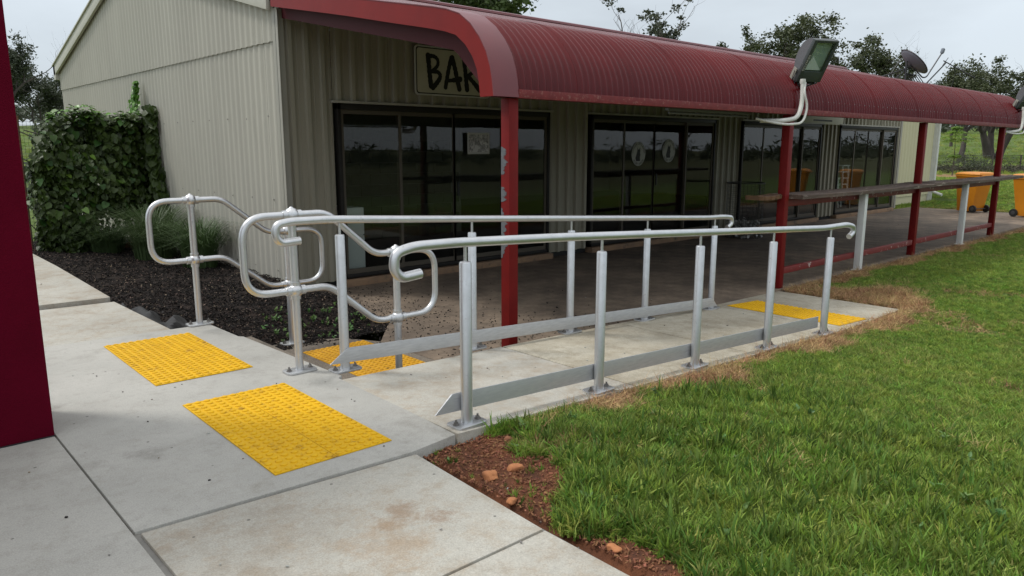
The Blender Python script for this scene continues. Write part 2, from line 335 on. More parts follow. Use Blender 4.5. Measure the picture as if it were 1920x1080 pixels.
# ================================================================== ground
def rampz(x): return -.05*min(max(x-2.2, 0), 6.25)
def sm(a, b, t): t = min(max((t-a)/(b-a), 0), 1); return t*t*(3-2*t)
SY, CY = math.sin(yaw), math.cos(yaw)
def hill(x, y):
    D = x*SY+y*CY
    if y < -4: return -.022*min(-4-y, 160)
    return 0 if D < 50 else .055*(min(D, 175)-57)*sm(50, 66, D)+.006*max(D-175, 0)*0
def lawnz(x, y):
    return -.055+.03*sm(1.4, 2.7, y)*sm(2.1, 3., x)-.05*min(max(x-2.2, 0), 5.8)+.012*math.sin(x*2.1+y)*math.cos(y*2.7)
def groundz(x, y):
    if x < 1.86 and -1.2 < x and y < 14.5: return -.13
    if x < 1.95 and y >= 0 and y < 14: return -.16
    if y < 2.84+ (x-2.2)*.03 or x > 8.5 and y < 4.4: z = lawnz(x, y)
    elif x < 8.5 and y < 4.5: return -.5
    elif x < 23.3 and y < 8.2: return -.45
    elif 3.9 < x < 28.7 and 8.2 <= y < 18.4: return -.45
    elif x < 3.95 and y < 14: return -.5
    else: z = -.33+.012*math.sin(x*2.1+y)*math.cos(y*2.7)
    return z+hill(x, y)
def axis(lo, hi, step, far, g=1.16):
    a = list(np.arange(lo, hi, step)); s_ = step; x = a[-1]
    while x < far: s_ *= g; x += s_; a.append(x)
    b = []; s_ = step; x = lo
    while x > -far: s_ *= g; x -= s_; b.append(x)
    return b[::-1]+a
xs = axis(1.0, 24, .11, 900); ys = axis(-1.5, 9, .11, 900)
nx, ny = len(xs), len(ys)
V = [(x, y, groundz(x, y)+(random.uniform(-.006, .006) if -2 < y < 5 else 0)) for y in ys for x in xs]
F = [(j*nx+i, j*nx+i+1, (j+1)*nx+i+1, (j+1)*nx+i) for j in range(ny-1) for i in range(nx-1)]
me = bpy.data.meshes.new('ground'); me.from_pydata(V, [], F)
def soilm(x, y):    # bare red soil along the path edge
    w = .30+.14*math.sin(y*3.1)+.10*math.sin(y*8.7+1)
    if y > 2.3: w = .52+.1*math.sin(y*17)
    s1 = sm(w+.12, w-.08, x-1.86) if y < 2.85 and x < 3 else 0
    return s1
def strawm(x, y):
    d = 2.84+(x-2.2)*.03-y       # distance from the ramp's near edge
    s1 = sm(.44, .18, d+.10*math.sin(x*4)+.05*math.sin(x*11))*sm(2.9, 3.3, x) if 0 < d and x < 8.6 else 0
    s2 = sm(1.0, .4, abs(x-8.55)+.25*math.sin(y*5))*sm(2.7, 3.0, y) if x > 8.4 and y < 4.45 else 0
    s3 = sm(.34, .14, (4.42-y)+.08*math.sin(x*3)+.05*math.sin(x*9)) if x > 8.45 and y < 4.45 and x < 24 else 0
    s4 = sm(1.6, .3, abs(x-23.6)+.3*math.sin(y*2))*.6 if x > 23.2 and y > 4.4 and y < 9 else 0
    D = x*SY+y*CY; s5 = sm(6, 1.5, abs(D-47))*.85 if D > 30 else 0
    s6 = sm(2.2, .8, abs(x-1.0)+abs(y-15.8)*.4) if 12 < y < 22 and x < 4 else 0
    return max(s1, s2, s3, s4, s5, s6)
ca = me.color_attributes.new('cover', 'FLOAT_COLOR', 'POINT')
buf = np.zeros((len(V), 4), np.float32); buf[:, 3] = 1
for i, (x, y, z) in enumerate(V):
    if -2 < y < 25 and 1 < x < 30: buf[i, 0] = soilm(x, y)
    if x > 0 and y > -3: buf[i, 1] = strawm(x, y)
ca.data.foreach_set('color', buf.ravel())
me.polygons.foreach_set('use_smooth', [True]*len(F))
G = bpy.data.materials.new('ground_turf'); G.use_nodes = True; t = G.node_tree; n = t.nodes; l = t.links; b = n['Principled BSDF']; b.inputs['Roughness'].default_value = .95; b.inputs['Specular IOR Level'].default_value = .15
pos = n.new('ShaderNodeNewGeometry').outputs['Position']
def gn(sc_, d=6, r=.6):
    q = n.new('ShaderNodeTexNoise'); q.inputs['Scale'].default_value = sc_; q.inputs['Detail'].default_value = d; q.inputs['Roughness'].default_value = r; l.new(pos, q.inputs['Vector']); return q.outputs[0]
def gmap(x, a0, a1, b0=0., b1=1.):
    r = n.new('ShaderNodeMapRange'); r.inputs['From Min'].default_value = a0; r.inputs['From Max'].default_value = a1; r.inputs['To Min'].default_value = b0; r.inputs['To Max'].default_value = b1; l.new(x, r.inputs[0]); return r.outputs[0]
def gmix(f, x, y):
    q = n.new('ShaderNodeMix'); q.data_type = 'RGBA'; l.new(f, q.inputs[0])
    for i, v in ((6, x), (7, y)):
        if isinstance(v, tuple): q.inputs[i].default_value = (*v, 1)
        else: l.new(v, q.inputs[i])
    return q.outputs[2]
g1 = gmix(gmap(gn(.12), .35, .65), (.085, .15, .030), (.12, .19, .045))
sx_ = n.new('ShaderNodeSeparateXYZ'); l.new(pos, sx_.inputs[0]); g1 = gmix(gmap(sx_.outputs['Y'], -3, -9), g1, (.075, .085, .035))
g1 = gmix(gmap(gn(1.7, 8, .7), .45, .7, 0, .6), g1, (.055, .095, .022))
g1 = gmix(gmap(gn(40, 3, .7), .4, .65, 0, .7), g1, (.075, .055, .03))
at = n.new('ShaderNodeAttribute'); at.attribute_name = 'cover'; sp = n.new('ShaderNodeSeparateColor'); l.new(at.outputs['Color'], sp.inputs[0])
def breakup(ch, sc_):
    a = n.new('ShaderNodeMath'); a.operation = 'ADD'; l.new(sp.outputs[ch], a.inputs[0]); l.new(gmap(gn(sc_, 6, .7), .3, .7, -.35, .35), a.inputs[1]); return gmap(a.outputs[0], .4, .6)
soilc = gmix(gmap(gn(9, 8, .7), .35, .65), (.20, .078, .038), (.09, .042, .028))
strawc = gmix(gmap(gn(14, 8, .7), .35, .65), (.32, .22, .11), (.17, .095, .05))
g1 = gmix(breakup('Green', 5), g1, strawc); g1 = gmix(breakup('Red', 6), g1, soilc)
l.new(g1, b.inputs['Base Color'])
bp = n.new('ShaderNodeBump'); bp.inputs['Strength'].default_value = .9; bp.inputs['Distance'].default_value = .02; l.new(gn(45, 5, .7), bp.inputs['Height']); l.new(bp.outputs[0], b.inputs['Normal'])
me.materials.append(G)
ground = bpy.data.objects.new('ground', me); C.objects.link(ground); tag(ground, 'green field and lawn with bare red soil strip by the path', kind='structure')

# ------------------------------------------------------------------ footpath slabs
path = thing('footpath', (1, 3, 0), 'pale concrete footpath of cast slabs', None); path['kind'] = 'structure'
def slab(poly, z, m_, name='slab', parent=path, th=.14, bev=.006):
    return MB().prism(poly, z-th, z).build(name, m_, parent, bevel=bev)
slab([(.684,2.852),(1.895,2.772),(2.172,2.806),(2.192,3.2),(2.205,4.03),(2.245,4.06),(2.19,5.44),(2.165,5.47),(2.15,6.025),(.684,6.125)], 0, M['conc'])
slab([(-2.5,-3),(.676,-3),(.676,6.13),(-2.5,6.35)], 0, M['conc'])
slab([(.705,-3),(1.83,-3),(1.838,1.832),(.705,1.846)], -.003, M['conc2'])
slab([(.705,1.856),(1.838,1.843),(1.888,2.742),(.700,2.832)], -.002, M['conc2'])
slab([(-2.5,6.36),(.66,6.14),(1.862,6.055),(1.835,7.53),(-2.5,7.75)], -.004, M['conc2'])
slab([(-2.5,7.80),(1.79,7.585),(1.82,7.60),(1.87,10),(1.88,13.9),(-2.5,13.9)], .032, M['conc2'])
MB().prism([(-2.45,-2.9),(1.81,-2.9),(1.86,2.78),(2.12,2.86),(2.13,5.95),(1.8,6.0),(1.78,13.8),(-2.45,13.8)], -.12, -.014).build('joint_bed', M['joint'], path)
# ------------------------------------------------------------------ ramp slabs
ramp = thing('ramp', (5.3, 3.5, -.15), 'sloping concrete access ramp from path down to verandah slab', None); ramp['kind'] = 'structure'
def rslab(x0, x1, y00, y01, y10, y11, m_=M['ramp']):
    b_ = MB(); P = [(x0, y00), (x1, y01), (x1, y11), (x0, y10)]
    b_.add([(x, y, rampz(x)-.3) for x, y in P]+[(x, y, rampz(x)) for x, y in P], [(3,2,1,0),(4,5,6,7),(0,1,5,4),(1,2,6,5),(2,3,7,6),(3,0,4,7)])
    return b_.build('ramp_slab', m_, ramp, bevel=.008)
edges = [(2.18, 2.805, 3.99), (3.63, 2.815, 4.10), (5.12, 2.825, 4.20), (6.76, 2.86, 4.27), (8.45, 3.0, 4.42)]
for i in range(4):
    (xa, a0, a1), (xb, b0, b1) = edges[i], edges[i+1]; g = .005
    rslab(xa+g, xb-g, a0, b0, a1, b1, M['conc2'] if i == 0 else M['ramp'])
MB().add([(x, y, rampz(x)-d) for d in (.28, .02) for x, y in ((2.2, 2.86), (8.4, 3.02), (8.4, 4.35), (2.2, 3.93))], [(3,2,1,0),(4,5,6,7),(0,1,5,4),(1,2,6,5),(2,3,7,6),(3,0,4,7)]).build('ramp_bed', M['joint'], ramp)
# ------------------------------------------------------------------ verandah slab, step, apron
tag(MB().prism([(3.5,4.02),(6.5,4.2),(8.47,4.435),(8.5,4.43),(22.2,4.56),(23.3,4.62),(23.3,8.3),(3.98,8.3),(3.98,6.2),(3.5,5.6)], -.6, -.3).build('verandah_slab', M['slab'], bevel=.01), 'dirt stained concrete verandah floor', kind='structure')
tag(MB().prism([(2.2,4.0),(3.497,4.0),(3.497,5.6),(3.3,5.95),(2.9,6.12),(2.2,6.1)], -.6, -.304).build('stair_apron', M['gravel']), 'exposed aggregate concrete at foot of steps', kind='structure')
tag(MB().prism([(2.12,4.1),(2.50,4.1),(2.48,6.0),(2.10,6.0)], -.31, -.155).build('step', M['gravel'], bevel=.008), 'aggregate concrete step between the stair handrails', kind='structure')
# ------------------------------------------------------------------ mulch bed
def mulz(x, y):
    z = -.10-.06*sm(1.9, 3.4, x)
    z = z*(sm(5.9, 7.2, y))+(-.31)*(1-sm(5.9, 7.2, y)) if x < 4.2 else -.30-.01
    if x > 2.1 and y < 6.2: z = -.31
    z += .02*math.sin(x*7+y*3)*math.cos(y*5)+.012*math.sin(x*19)*math.sin(y*17)
    if x >= 3.9: z = min(z, -.255)
    return z
gx = np.arange(1.80, 3.96, .06); gy = np.arange(5.9, 14.4, .06)
V = [(x, y, mulz(x, y)+random.uniform(-.012, .012)) for y in gy for x in gx]; k = len(gx)
F = [(j*k+i, j*k+i+1, (j+1)*k+i+1, (j+1)*k+i) for j in range(len(gy)-1) for i in range(k-1)]
mm_ = MB(); mm_.v = V; mm_.f = F; mm_.mi = [0]*len(F)
tag(mm_.build('mulch_bed', M['mulch'], smooth=True), 'dark mulch garden bed between path and shed wall', kind='structure')
gu = 22; V = []
for i in range(gu):
    for j in range(12):
        f = i/(gu-1); g_ = j/11; x = 1.885+(.12+.22*math.sin(PI*f))*g_; y = 7.55-1.5*f
        V.append((x, y, -.055-.06*g_+.035*math.sin(g_*9+f*14)*math.sin(PI*g_)+.02*math.sin(f*31+g_*7)+random.uniform(-.006, .006)))
b_ = MB().add(V, [(i*12+j, i*12+j+1, (i+1)*12+j+1, (i+1)*12+j) for i in range(gu-1) for j in range(11)])
tag(b_.build('weed_mat', M['fabric'], smooth=True), 'crumpled black weed mat edge beside the path', 'weed mat')

# ================================================================== shed building
bar = thing('shed', (12.9, 12, -.3), 'cream corrugated steel shed with red roof and dark sliding windows', 'building')
WY = 8.21; GX = 3.91
def corr_sheet(w, h, pitch=.1524, amp=.014, per=10):
    """vertical corrugated sheet in x/z, facing -y, origin bottom left"""
    n_ = int(round(w/pitch))*per; V = []
    for i in range(n_+1):
        x = w*i/n_; y = -amp*math.sin(2*PI*x/pitch)
        V += [(x, y, 0), (x, y, h)]
    b_ = MB(); b_.add(V, [(2*i, 2*i+2, 2*i+3, 2*i+1) for i in range(n_)]); return b_
RP = .2; R0 = 4.045
def rib_sheet(x0, x1, z0, z1, y=WY, m_=None, name='wall_sheet'):
    """ribbed wall sheet facing -y"""
    prof = []
    k = math.floor((x0-R0)/RP)
    pts = [(x0, 0)]
    while R0+k*RP < x1+.05:
        c = R0+k*RP
        for dx, d in ((-.036, 0), (-.024, .042), (.024, .042), (.036, 0), (.093, 0), (.099, .004), (.105, 0)):
            if x0+.002 < c+dx < x1-.002: pts.append((c+dx, d))
        k += 1
    pts.append((x1, 0))
    b_ = MB(); b_.add([(x, y-d, z) for x, d in pts for z in (z0, z1)], [(2*i, 2*i+2, 2*i+3, 2*i+1) for i in range(len(pts)-1)])
    b_.add([(x, y-d, z1) for x, d in pts]+[(x1, y+.02, z1), (x0, y+.02, z1)], [tuple(range(len(pts)+2))])
    b_.add([(x, y-d, z0) for x, d in pts]+[(x1, y+.02, z0), (x0, y+.02, z0)], [tuple(range(len(pts)+2))])
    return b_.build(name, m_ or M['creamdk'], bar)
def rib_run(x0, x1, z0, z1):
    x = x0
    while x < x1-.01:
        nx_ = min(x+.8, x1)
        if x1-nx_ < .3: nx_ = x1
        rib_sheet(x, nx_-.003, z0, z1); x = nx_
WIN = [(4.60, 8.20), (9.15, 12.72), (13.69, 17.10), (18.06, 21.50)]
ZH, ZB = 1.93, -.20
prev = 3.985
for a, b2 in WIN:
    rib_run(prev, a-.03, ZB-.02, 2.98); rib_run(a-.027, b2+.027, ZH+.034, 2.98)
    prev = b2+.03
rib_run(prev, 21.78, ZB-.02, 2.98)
# gable sheets: lower row, upper row (upper laps over)
w10 = .762; me_low = corr_sheet(w10, 2.86).mesh('wall_sheet', M['cream'], smooth=True, angle=80)
RS = .25; EZ = 3.02; YE = 8.2; YR = 13.35; YB = 18.5
def roofz(y): return EZ+RS*(y-YE) if y < YR else EZ+RS*(YR-YE)-RS*(y-YR)
y = 18.45; i = 0
while y > 8.25:
    w = min(w10, y-8.24)
    if w < w10: me_ = corr_sheet(max(1, round(w/.1524))*.1524, 2.86).mesh('wall_sheet', M['cream'], smooth=True, angle=80)
    else: me_ = me_low
    link_mesh('wall_sheet', me_, bar, (GX+.004*(i % 2), y, -.26), (0, 0, -PI/2))
    # upper sheet with sloped top
    ww = max(1, round(w/.1524))*.1524; n_ = int(round(ww/.1524))*10; Vv = []
    for q in range(n_+1):
        yy = ww*q/n_; Vv += [(GX-.016+.003*(i % 2)-.014*math.sin(2*PI*yy/.1524), y-yy, 2.585), (GX-.016+.003*(i % 2)-.014*math.sin(2*PI*yy/.1524), y-yy, roofz(y-yy)-.03)]
    u = MB(); u.add(Vv, [(2*q, 2*q+1, 2*q+3, 2*q+2) for q in range(n_)]); u.build('wall_sheet', M['cream'], bar, smooth=True, angle=80)
    y -= w10; i += 1
# screws
b_ = MB()
for zz in (.80, 1.76, 2.70, -.05):
    yy = 8.5
    while yy < 18.3:
        b_.lathe((GX-.012, yy+random.uniform(-.02, .02), zz+random.uniform(-.01, .01)), [(.009, 0), (.008, .005), (.003, .006)], 6, (-1, 0, 0)); yy += .61
so_ = b_.build('screw_rows', M['bolt'], bar); so_['kind'] = 'stuff'
# corner flashing, base strip
MB().box(GX-.022, GX-.014, 8.13, 8.26, -.24, 2.93).box(GX-.022, 3.985, 8.185, 8.195, -.24, 2.93).build('corner_flashing', M['flash'], bar)
MB().box(21.74, 21.84, 8.17, 8.23, -.24, 2.95).build('corner_flashing', M['flash'], bar)
# rake barge boards
for (ya, yb, nm) in ((8.22, 13.35, 1), (13.35, 18.6, 0)):
    za, zb = roofz(ya), roofz(yb); v_ = []
    for x_ in (GX-.10, GX-.055):
        v_ += [(x_, ya, za-.12), (x_, yb, zb-.12), (x_, yb, zb+.07), (x_, ya, za+.07)]
    b_ = MB().add(v_, [(0,1,2,3),(7,6,5,4),(0,4,5,1),(1,5,6,2),(2,6,7,3),(3,7,4,0)])
    v_ = []
    for x_ in (GX-.125, GX-.02):
        v_ += [(x_, ya, za+.072), (x_, yb, zb+.072), (x_, yb, zb+.10), (x_, ya, za+.10)]
    b_.add(v_, [(0,1,2,3),(7,6,5,4),(0,4,5,1),(1,5,6,2),(2,6,7,3),(3,7,4,0)])
    b_.build('barge_board', M['rake'], bar, bevel=.004)
MB().box(GX-.10, GX+.3, 18.46, 18.60, 2.92-1.28*0-.12+ (roofz(18.5)-3.02), roofz(18.5)+.08).build('gutter', M['rake'], bar)
# main roof sheets
def roof_sheet_mesh(w, ya, yb, zf, rows=2):
    n_ = int(round(w/.0762))*6; V = []; rr = np.linspace(ya, yb, rows)
    for q in range(n_+1):
        x = w*q/n_
        for yy in rr: V.append((x, yy, zf(yy)+.0085*math.sin(2*PI*x/.0762)))
    b_ = MB(); b_.add(V, [(q*rows+r, (q+1)*rows+r, (q+1)*rows+r+1, q*rows+r+1) for q in range(n_) for r in range(rows-1)])
    return b_
f1 = roof_sheet_mesh(.762, 8.15, 13.33, lambda y: roofz(y)+.06).mesh('roof_sheet', M['red'], smooth=True, angle=80)
f2 = roof_sheet_mesh(.762, 9.4, 13.33, lambda y: roofz(y)+.06).mesh('roof_sheet', M['red'], smooth=True, angle=80)
f3 = roof_sheet_mesh(.762, 13.37, 18.55, lambda y: roofz(y)+.06).mesh('roof_sheet', M['red'], smooth=True, angle=80)
x = GX-.02; i = 0
while x < 28.7:
    link_mesh('roof_sheet', f1 if x < 21.6 else f2, bar, (x, 0, .002*(i % 2))); link_mesh('roof_sheet', f3, bar, (x, 0, .002*(i % 2))); x += .762; i += 1
zr = roofz(YR)+.06
MB().add([(x_, YR+d, zr+h) for x_ in (GX-.05, 29.3) for d, h in ((-.17, -.02), (-.15, .03), (0, .075), (.15, .03), (.17, -.02))], [(0,1,6,5),(1,2,7,6),(2,3,8,7),(3,4,9,8)]).build('ridge_cap', M['redcap'], bar)
# structure shell (hidden interior)
MB().box(4.0, 21.7, 8.26, 18.4, -.30, -.195).build('floor', M['dark'], bar)
MB().box(4.0, 21.7, 8.30, 18.4, 2.35, 2.40).build('ceiling', M['dark'], bar)
MB().box(3.96, 4.0, 8.3, 18.4, -.2, 2.35).build('interior_wall', M['inner'], bar)
MB().box(21.70, 21.76, 8.26, 18.4, -.3, 2.95).build('end_wall', M['creamdk'], bar)
MB().box(4.0, 21.7, 18.40, 18.46, -.3, 3.0).build('back_wall', M['creamdk'], bar)
bw = MB().box(4.0, 9.0, 11.35, 11.45, -.195, 2.35).build('block_wall', M['joint'], bar)
blk = MB().box(.005, .385, -.045, .0, .005, .185).mesh('block', M['inner'], bevel=.004)
for r in range(9):
    for c_ in range(12): link_mesh('block', blk, bar, (4.05+c_*.39+(r % 2)*.195, 11.35, -.19+r*.19))
# wing
MB().box(21.9, 28.6, 9.68, 9.75, -.45, 2.9).build('wing_wall', M['creamlt'], bar)
wm = corr_sheet(.762, 2.95, .254, .02).mesh('wing_sheet', M['creamlt'], smooth=True, angle=80)
for i in range(9): link_mesh('wing_sheet', wm, bar, (21.80+i*.762, 9.64-.003*(i % 2), -.2))
b_ = MB().tube(rounded([(28.68, 9.52, 2.9), (28.68, 9.52, -.12), (28.62, 9.2, -.22)], .08), .05, 10); b_.build('downpipe', M['white'], bar, smooth=True)
MB().box(28.62, 28.72, 9.55, 9.72, -.45, 3.0).build('wing_corner_flashing', M['white'], bar)
MB().box(21.8, 28.9, 9.38, 9.5, 3.1, 3.24).build('gutter', M['redtrim'], bar)
MB().box(28.7, 28.76, 9.75, 18.4, -.45, 3.0).build('end_wall', M['creamlt'], bar)
# plinth strips
px0 = 4.62
for a, b2 in WIN:
    MB().box(a+.01, b2+.05, 8.10, 8.26, -.34, -.215).build('door_sill', M['plinth'], bar, bevel=.006)
    MB().box(a-.06, b2+.06, 8.135, 8.20, ZH+.002, ZH+.03).build('head_flashing', M['flash'], bar)
# windows
DIV = [(4.60, 5.50, 6.40, 7.30, 8.20), (9.15, 10.0, 10.88, 11.8, 12.72), (13.69, 14.54, 15.40, 16.25, 17.10), (18.06, 18.92, 19.78, 20.64, 21.50)]
for wi, dv in enumerate(DIV):
    a, b2 = dv[0], dv[-1]
    w_ = MB().box(a, b2, 8.15, 8.25, ZH-.07, ZH).box(a, b2, 8.15, 8.25, ZB-.0, ZB+.045).box(a, a+.045, 8.15, 8.25, ZB, ZH).box(b2-.045, b2, 8.15, 8.25, ZB, ZH).build('window', M['bronze'], bar, bevel=.003)
    for k_ in range(4):
        x0, x1 = dv[k_], dv[k_+1]; yy = 8.185 if k_ in (0, 3) else 8.222
        if k_ == 0: x0 += .045
        if k_ == 3: x1 -= .045
        z0, z1 = ZB+.047, ZH-.072
        sx0, sx1 = x0+.002-(0 if k_ == 0 else .02), x1-.002+(0 if k_ == 3 else .02)
        MB().box(sx0, sx0+.038, yy-.014, yy+.014, z0, z1).box(sx1-.038, sx1, yy-.014, yy+.014, z0, z1).box(sx0+.038, sx1-.038, yy-.014, yy+.014, z0, z0+.06).box(sx0+.038, sx1-.038, yy-.014, yy+.014, z1-.05, z1).build('sash', M['bronze2'], w_)
        MB().box(sx0+.038, sx1-.038, yy-.003, yy+.003, z0+.06, z1-.05).build('pane', M['glass'], w_)
    if wi < 2: MB().box(dv[2]+.03, dv[2]+.055, 8.17, 8.19, .75, .95).build('handle', M['black'], w_)

# interior objects seen dimly through the glass
t_ = thing('fridge', (4.95, 9.0, -.195), 'white upright fridge standing inside the leftmost window', 'fridge')
MB().box(4.70, 5.02, 8.33, 8.70, -.19, .30).build('door', M['whitepl'], t_, bevel=.012)
MB().box(4.70, 5.02, 8.33, 8.70, .31, .66).build('freezer_door', M['whitepl'], t_, bevel=.012)
MB().box(4.705, 5.015, 8.36, 8.88, -.195, .655).build('cabinet', M['whitepl'], t_)
def chair(x, y, z, lab):
    t_ = thing('plastic_chair', (x, y, z), lab, 'chair', 'white plastic chairs stacked inside the end window')
    MB().box(x-.21, x+.21, y-.2, y+.2, z+.42, z+.45).build('seat', M['whitepl'], t_, bevel=.01)
    b_ = MB()
    for i in range(6): b_.box(x-.2+i*.072, x-.17+i*.072, y+.2, y+.22, z+.45, z+.84)
    b_.box(x-.21, x+.22, y+.2, y+.225, z+.8, z+.87); b_.build('backrest', M['whitepl'], t_)
    for i in (-1, 1):
        for j in (-1, 1): MB().tube([(x+.17*i, y+.16*j, z+.42), (x+.21*i, y+.21*j, z)], .018, 6).build('leg', M['whitepl'], t_)
pos_ = ['bottom', 'second from the bottom', 'third from the bottom', 'fourth from the bottom', 'top']
for s_, (x, y, nn_) in enumerate(((19.9, 9.2, 3), (20.7, 9.3, 5))):
    for k_ in range(nn_): chair(x, y, -.195+k_*.17, 'white plastic chair, %s of the %s stack behind the end window' % (pos_[k_] if k_ < nn_-1 or nn_ == 5 else 'top', 'shorter left' if s_ == 0 else 'taller right'))

# paper notice and door decals
t_ = thing('notice', (6.8, 8.16, 1.45), 'framed grey paper notice taped to third pane of the first window', 'notice')
MB().box(6.60, 7.00, 8.165, 8.168, 1.32, 1.61).build('border', M['papere'], t_)
MB().box(6.625, 6.975, 8.161, 8.164, 1.345, 1.585).build('sheet', M['paper'], t_)
def flat_text(s_, size, m_, name, parent, loc, rot=(PI/2, 0, 0), ext=.0006):
    cu = bpy.data.curves.new(name, 'FONT'); cu.body = s_; cu.size = size; cu.align_x = 'CENTER'; cu.align_y = 'CENTER'; cu.extrude = ext; cu.resolution_u = 2
    o = bpy.data.objects.new(name, cu); C.objects.link(o)
    dg = bpy.context.evaluated_depsgraph_get(); me_ = bpy.data.meshes.new_from_object(o.evaluated_get(dg)); bpy.data.objects.remove(o)
    me_.materials.clear(); me_.materials.append(m_)
    return link_mesh(name, me_, parent, loc, rot)
for (cx, cz, yy, side) in ((10.43, 1.30, 8.206, 'left'), (11.30, 1.35, 8.206, 'right')):
    t_ = thing('door_sticker', (cx, yy, cz), 'round white dog head club sticker, %s of the pair on the second window' % side, 'sticker', 'dog head stickers on the glass door')
    rx, rz = .19, .205
    MB().prism([(cx+rx*math.cos(2*PI*k_/40), cz+rz*math.sin(2*PI*k_/40)) for k_ in range(40)], yy-.0012, yy, 'y').build('disc', M['decal'], t_)
    # sitting dog head with upright ears
    dog = [(a*.88, b2*.88) for a, b2 in [(-.075,-.14),(-.095,-.08),(-.06,0.0),(-.04,.06),(-.035,.135),(-.012,.085),(.012,.085),(.045,.13),(.052,.06),(.045,.02),(.06,-.02),(.045,-.05),(.045,-.09),(.055,-.14)]]
    MB().prism([(cx+a, cz+b2) for a, b2 in dog], yy-.0024, yy-.0013, 'y').build('dog_emblem', M['ink'], t_)
    for word, top in (('CAPELLA CATTLEDOGS', 1), ('RUGBY UNION', 0)):
        nL = len(word)
        for k_, ch in enumerate(word):
            if ch == ' ': continue
            f = (k_+.5)/nL
            ang = (PI*.99-f*PI*.98) if top else (-PI*.80+f*PI*.60)
            rr = .160
            flat_text(ch, .056, M['ink'], 'letter', t_, (cx+rr*math.cos(ang), yy-.0018, cz+rr*1.09*math.sin(ang)), (PI/2, -(ang-PI/2) if top else -(ang+PI/2), 0), .0004)

# ------------------------------------------------------------------ BAR sign
t_ = thing('bar_sign', (6.4, 8.16, 2.4), 'cream board with brush lettered BAR under the verandah roof', 'sign')
def rrect(x0, x1, z0, z1, r, n_=5):
    o_ = []
    for cx, cz, a in ((x1-r, z1-r, 0), (x0+r, z1-r, PI/2), (x0+r, z0+r, PI), (x1-r, z0+r, 1.5*PI)):
        for k_ in range(n_+1): o_.append((cx+r*math.cos(a+PI/2*k_/n_), cz+r*math.sin(a+PI/2*k_/n_)))
    return o_
SX0, SX1, SZ0, SZ1 = 5.735, 6.99, 2.08, 2.70
MB().prism(rrect(SX0, SX1, SZ0, SZ1, .05), 8.150, 8.165, 'y').build('edge', M['boardedge'], t_)
MB().prism(rrect(SX0+.018, SX1-.018, SZ0+.018, SZ1-.018, .042), 8.1475, 8.1495, 'y').build('border', M['ink'], t_)
MB().prism(rrect(SX0+.032, SX1-.032, SZ0+.032, SZ1-.032, .034), 8.1445, 8.147, 'y').build('board', M['board'], t_)
def stroke(pts, r0, r1, yy=8.143):
    b_ = MB(); pts = [Vector((p[0], 0, p[1])) for p in rounded([(a, b2, 0) for a, b2 in pts], .05, 6)] if 0 else pts
    P_ = [Vector((p[0], p[1], 0)) for p in pts]; P_ = rounded(P_, .05, 6); nP = len(P_); L_ = []; R_ = []
    for i, p in enumerate(P_):
        d = (P_[min(i+1, nP-1)]-P_[max(i-1, 0)]).normalized(); nn_ = Vector((-d.y, d.x, 0)); f = i/(nP-1)
        w = (r0*(1-f)+r1*f)*(1+.10*math.sin(i*1.9)); L_.append(p+nn_*w); R_.append(p-nn_*w)
    def cap(p, d, r):
        a0 = math.atan2(d.y, d.x); return [p+Vector((math.cos(a0-PI/2+PI*k_/6), math.sin(a0-PI/2+PI*k_/6), 0))*r*1.08 for k_ in range(1, 6)]
    vs = []; fs = []
    for a, c_ in zip(L_, R_): vs += [(a.x, yy, a.y), (c_.x, yy, c_.y)]
    fs = [(2*i, 2*i+1, 2*i+3, 2*i+2) for i in range(nP-1)]; b_.add(vs, fs)
    for p, r in ((P_[0], r0), (P_[-1], r1)):
        b_.add([(p.x+r*1.08*math.cos(2*PI*k_/14), yy-.0004, p.y+r*1.08*math.sin(2*PI*k_/14)) for k_ in range(14)], [tuple(range(14))])
    return b_
def letter(name, strokes):
    b_ = MB()
    for i, (pts, r0, r1) in enumerate(strokes):
        s_ = stroke(pts, r0, r1, 8.1425-.0009*i); b_.add(s_.v, s_.f)
    b_.build(name, M['ink'], t_)
letter('letter_b', [([(5.94,2.579),(5.955,2.444),(5.965,2.315),(5.98,2.20)], .036, .036), ([(5.95,2.575),(6.035,2.58),(6.10,2.54),(6.10,2.47),(6.05,2.42),(5.99,2.38)], .026, .024), ([(5.99,2.385),(6.09,2.385),(6.135,2.35),(6.125,2.30),(6.07,2.235),(6.01,2.18)], .026, .034)])
letter('letter_a', [([(6.32,2.575),(6.28,2.453),(6.246,2.318),(6.218,2.195)], .032, .030), ([(6.335,2.577),(6.379,2.447),(6.412,2.315),(6.45,2.185)], .036, .036), ([(6.235,2.278),(6.35,2.291),(6.465,2.312)], .022, .036)])
letter('letter_r', [([(6.535,2.56),(6.556,2.432),(6.570,2.297),(6.584,2.185)], .034, .036), ([(6.545,2.565),(6.65,2.59),(6.74,2.55),(6.74,2.47),(6.67,2.40),(6.59,2.36)], .028, .026), ([(6.6,2.36),(6.70,2.28),(6.80,2.19)], .030, .038)])
# second sign, half hidden by the fascia
t_ = thing('wall_sign', (16.6, 8.16, 1.98), 'small cream sign with faded lettering above the pier beside the end window', 'sign')
MB().box(16.15, 18.15, 8.150, 8.165, 1.935, 2.32).build('board', M['board'], t_, bevel=.004)
MB().box(16.62, 17.55, 8.147, 8.149, 2.00, 2.035).build('text_line', M['bronze'], t_); MB().box(16.35, 17.9, 8.147, 8.149, 2.12, 2.17).build('text_line', M['bronze'], t_)

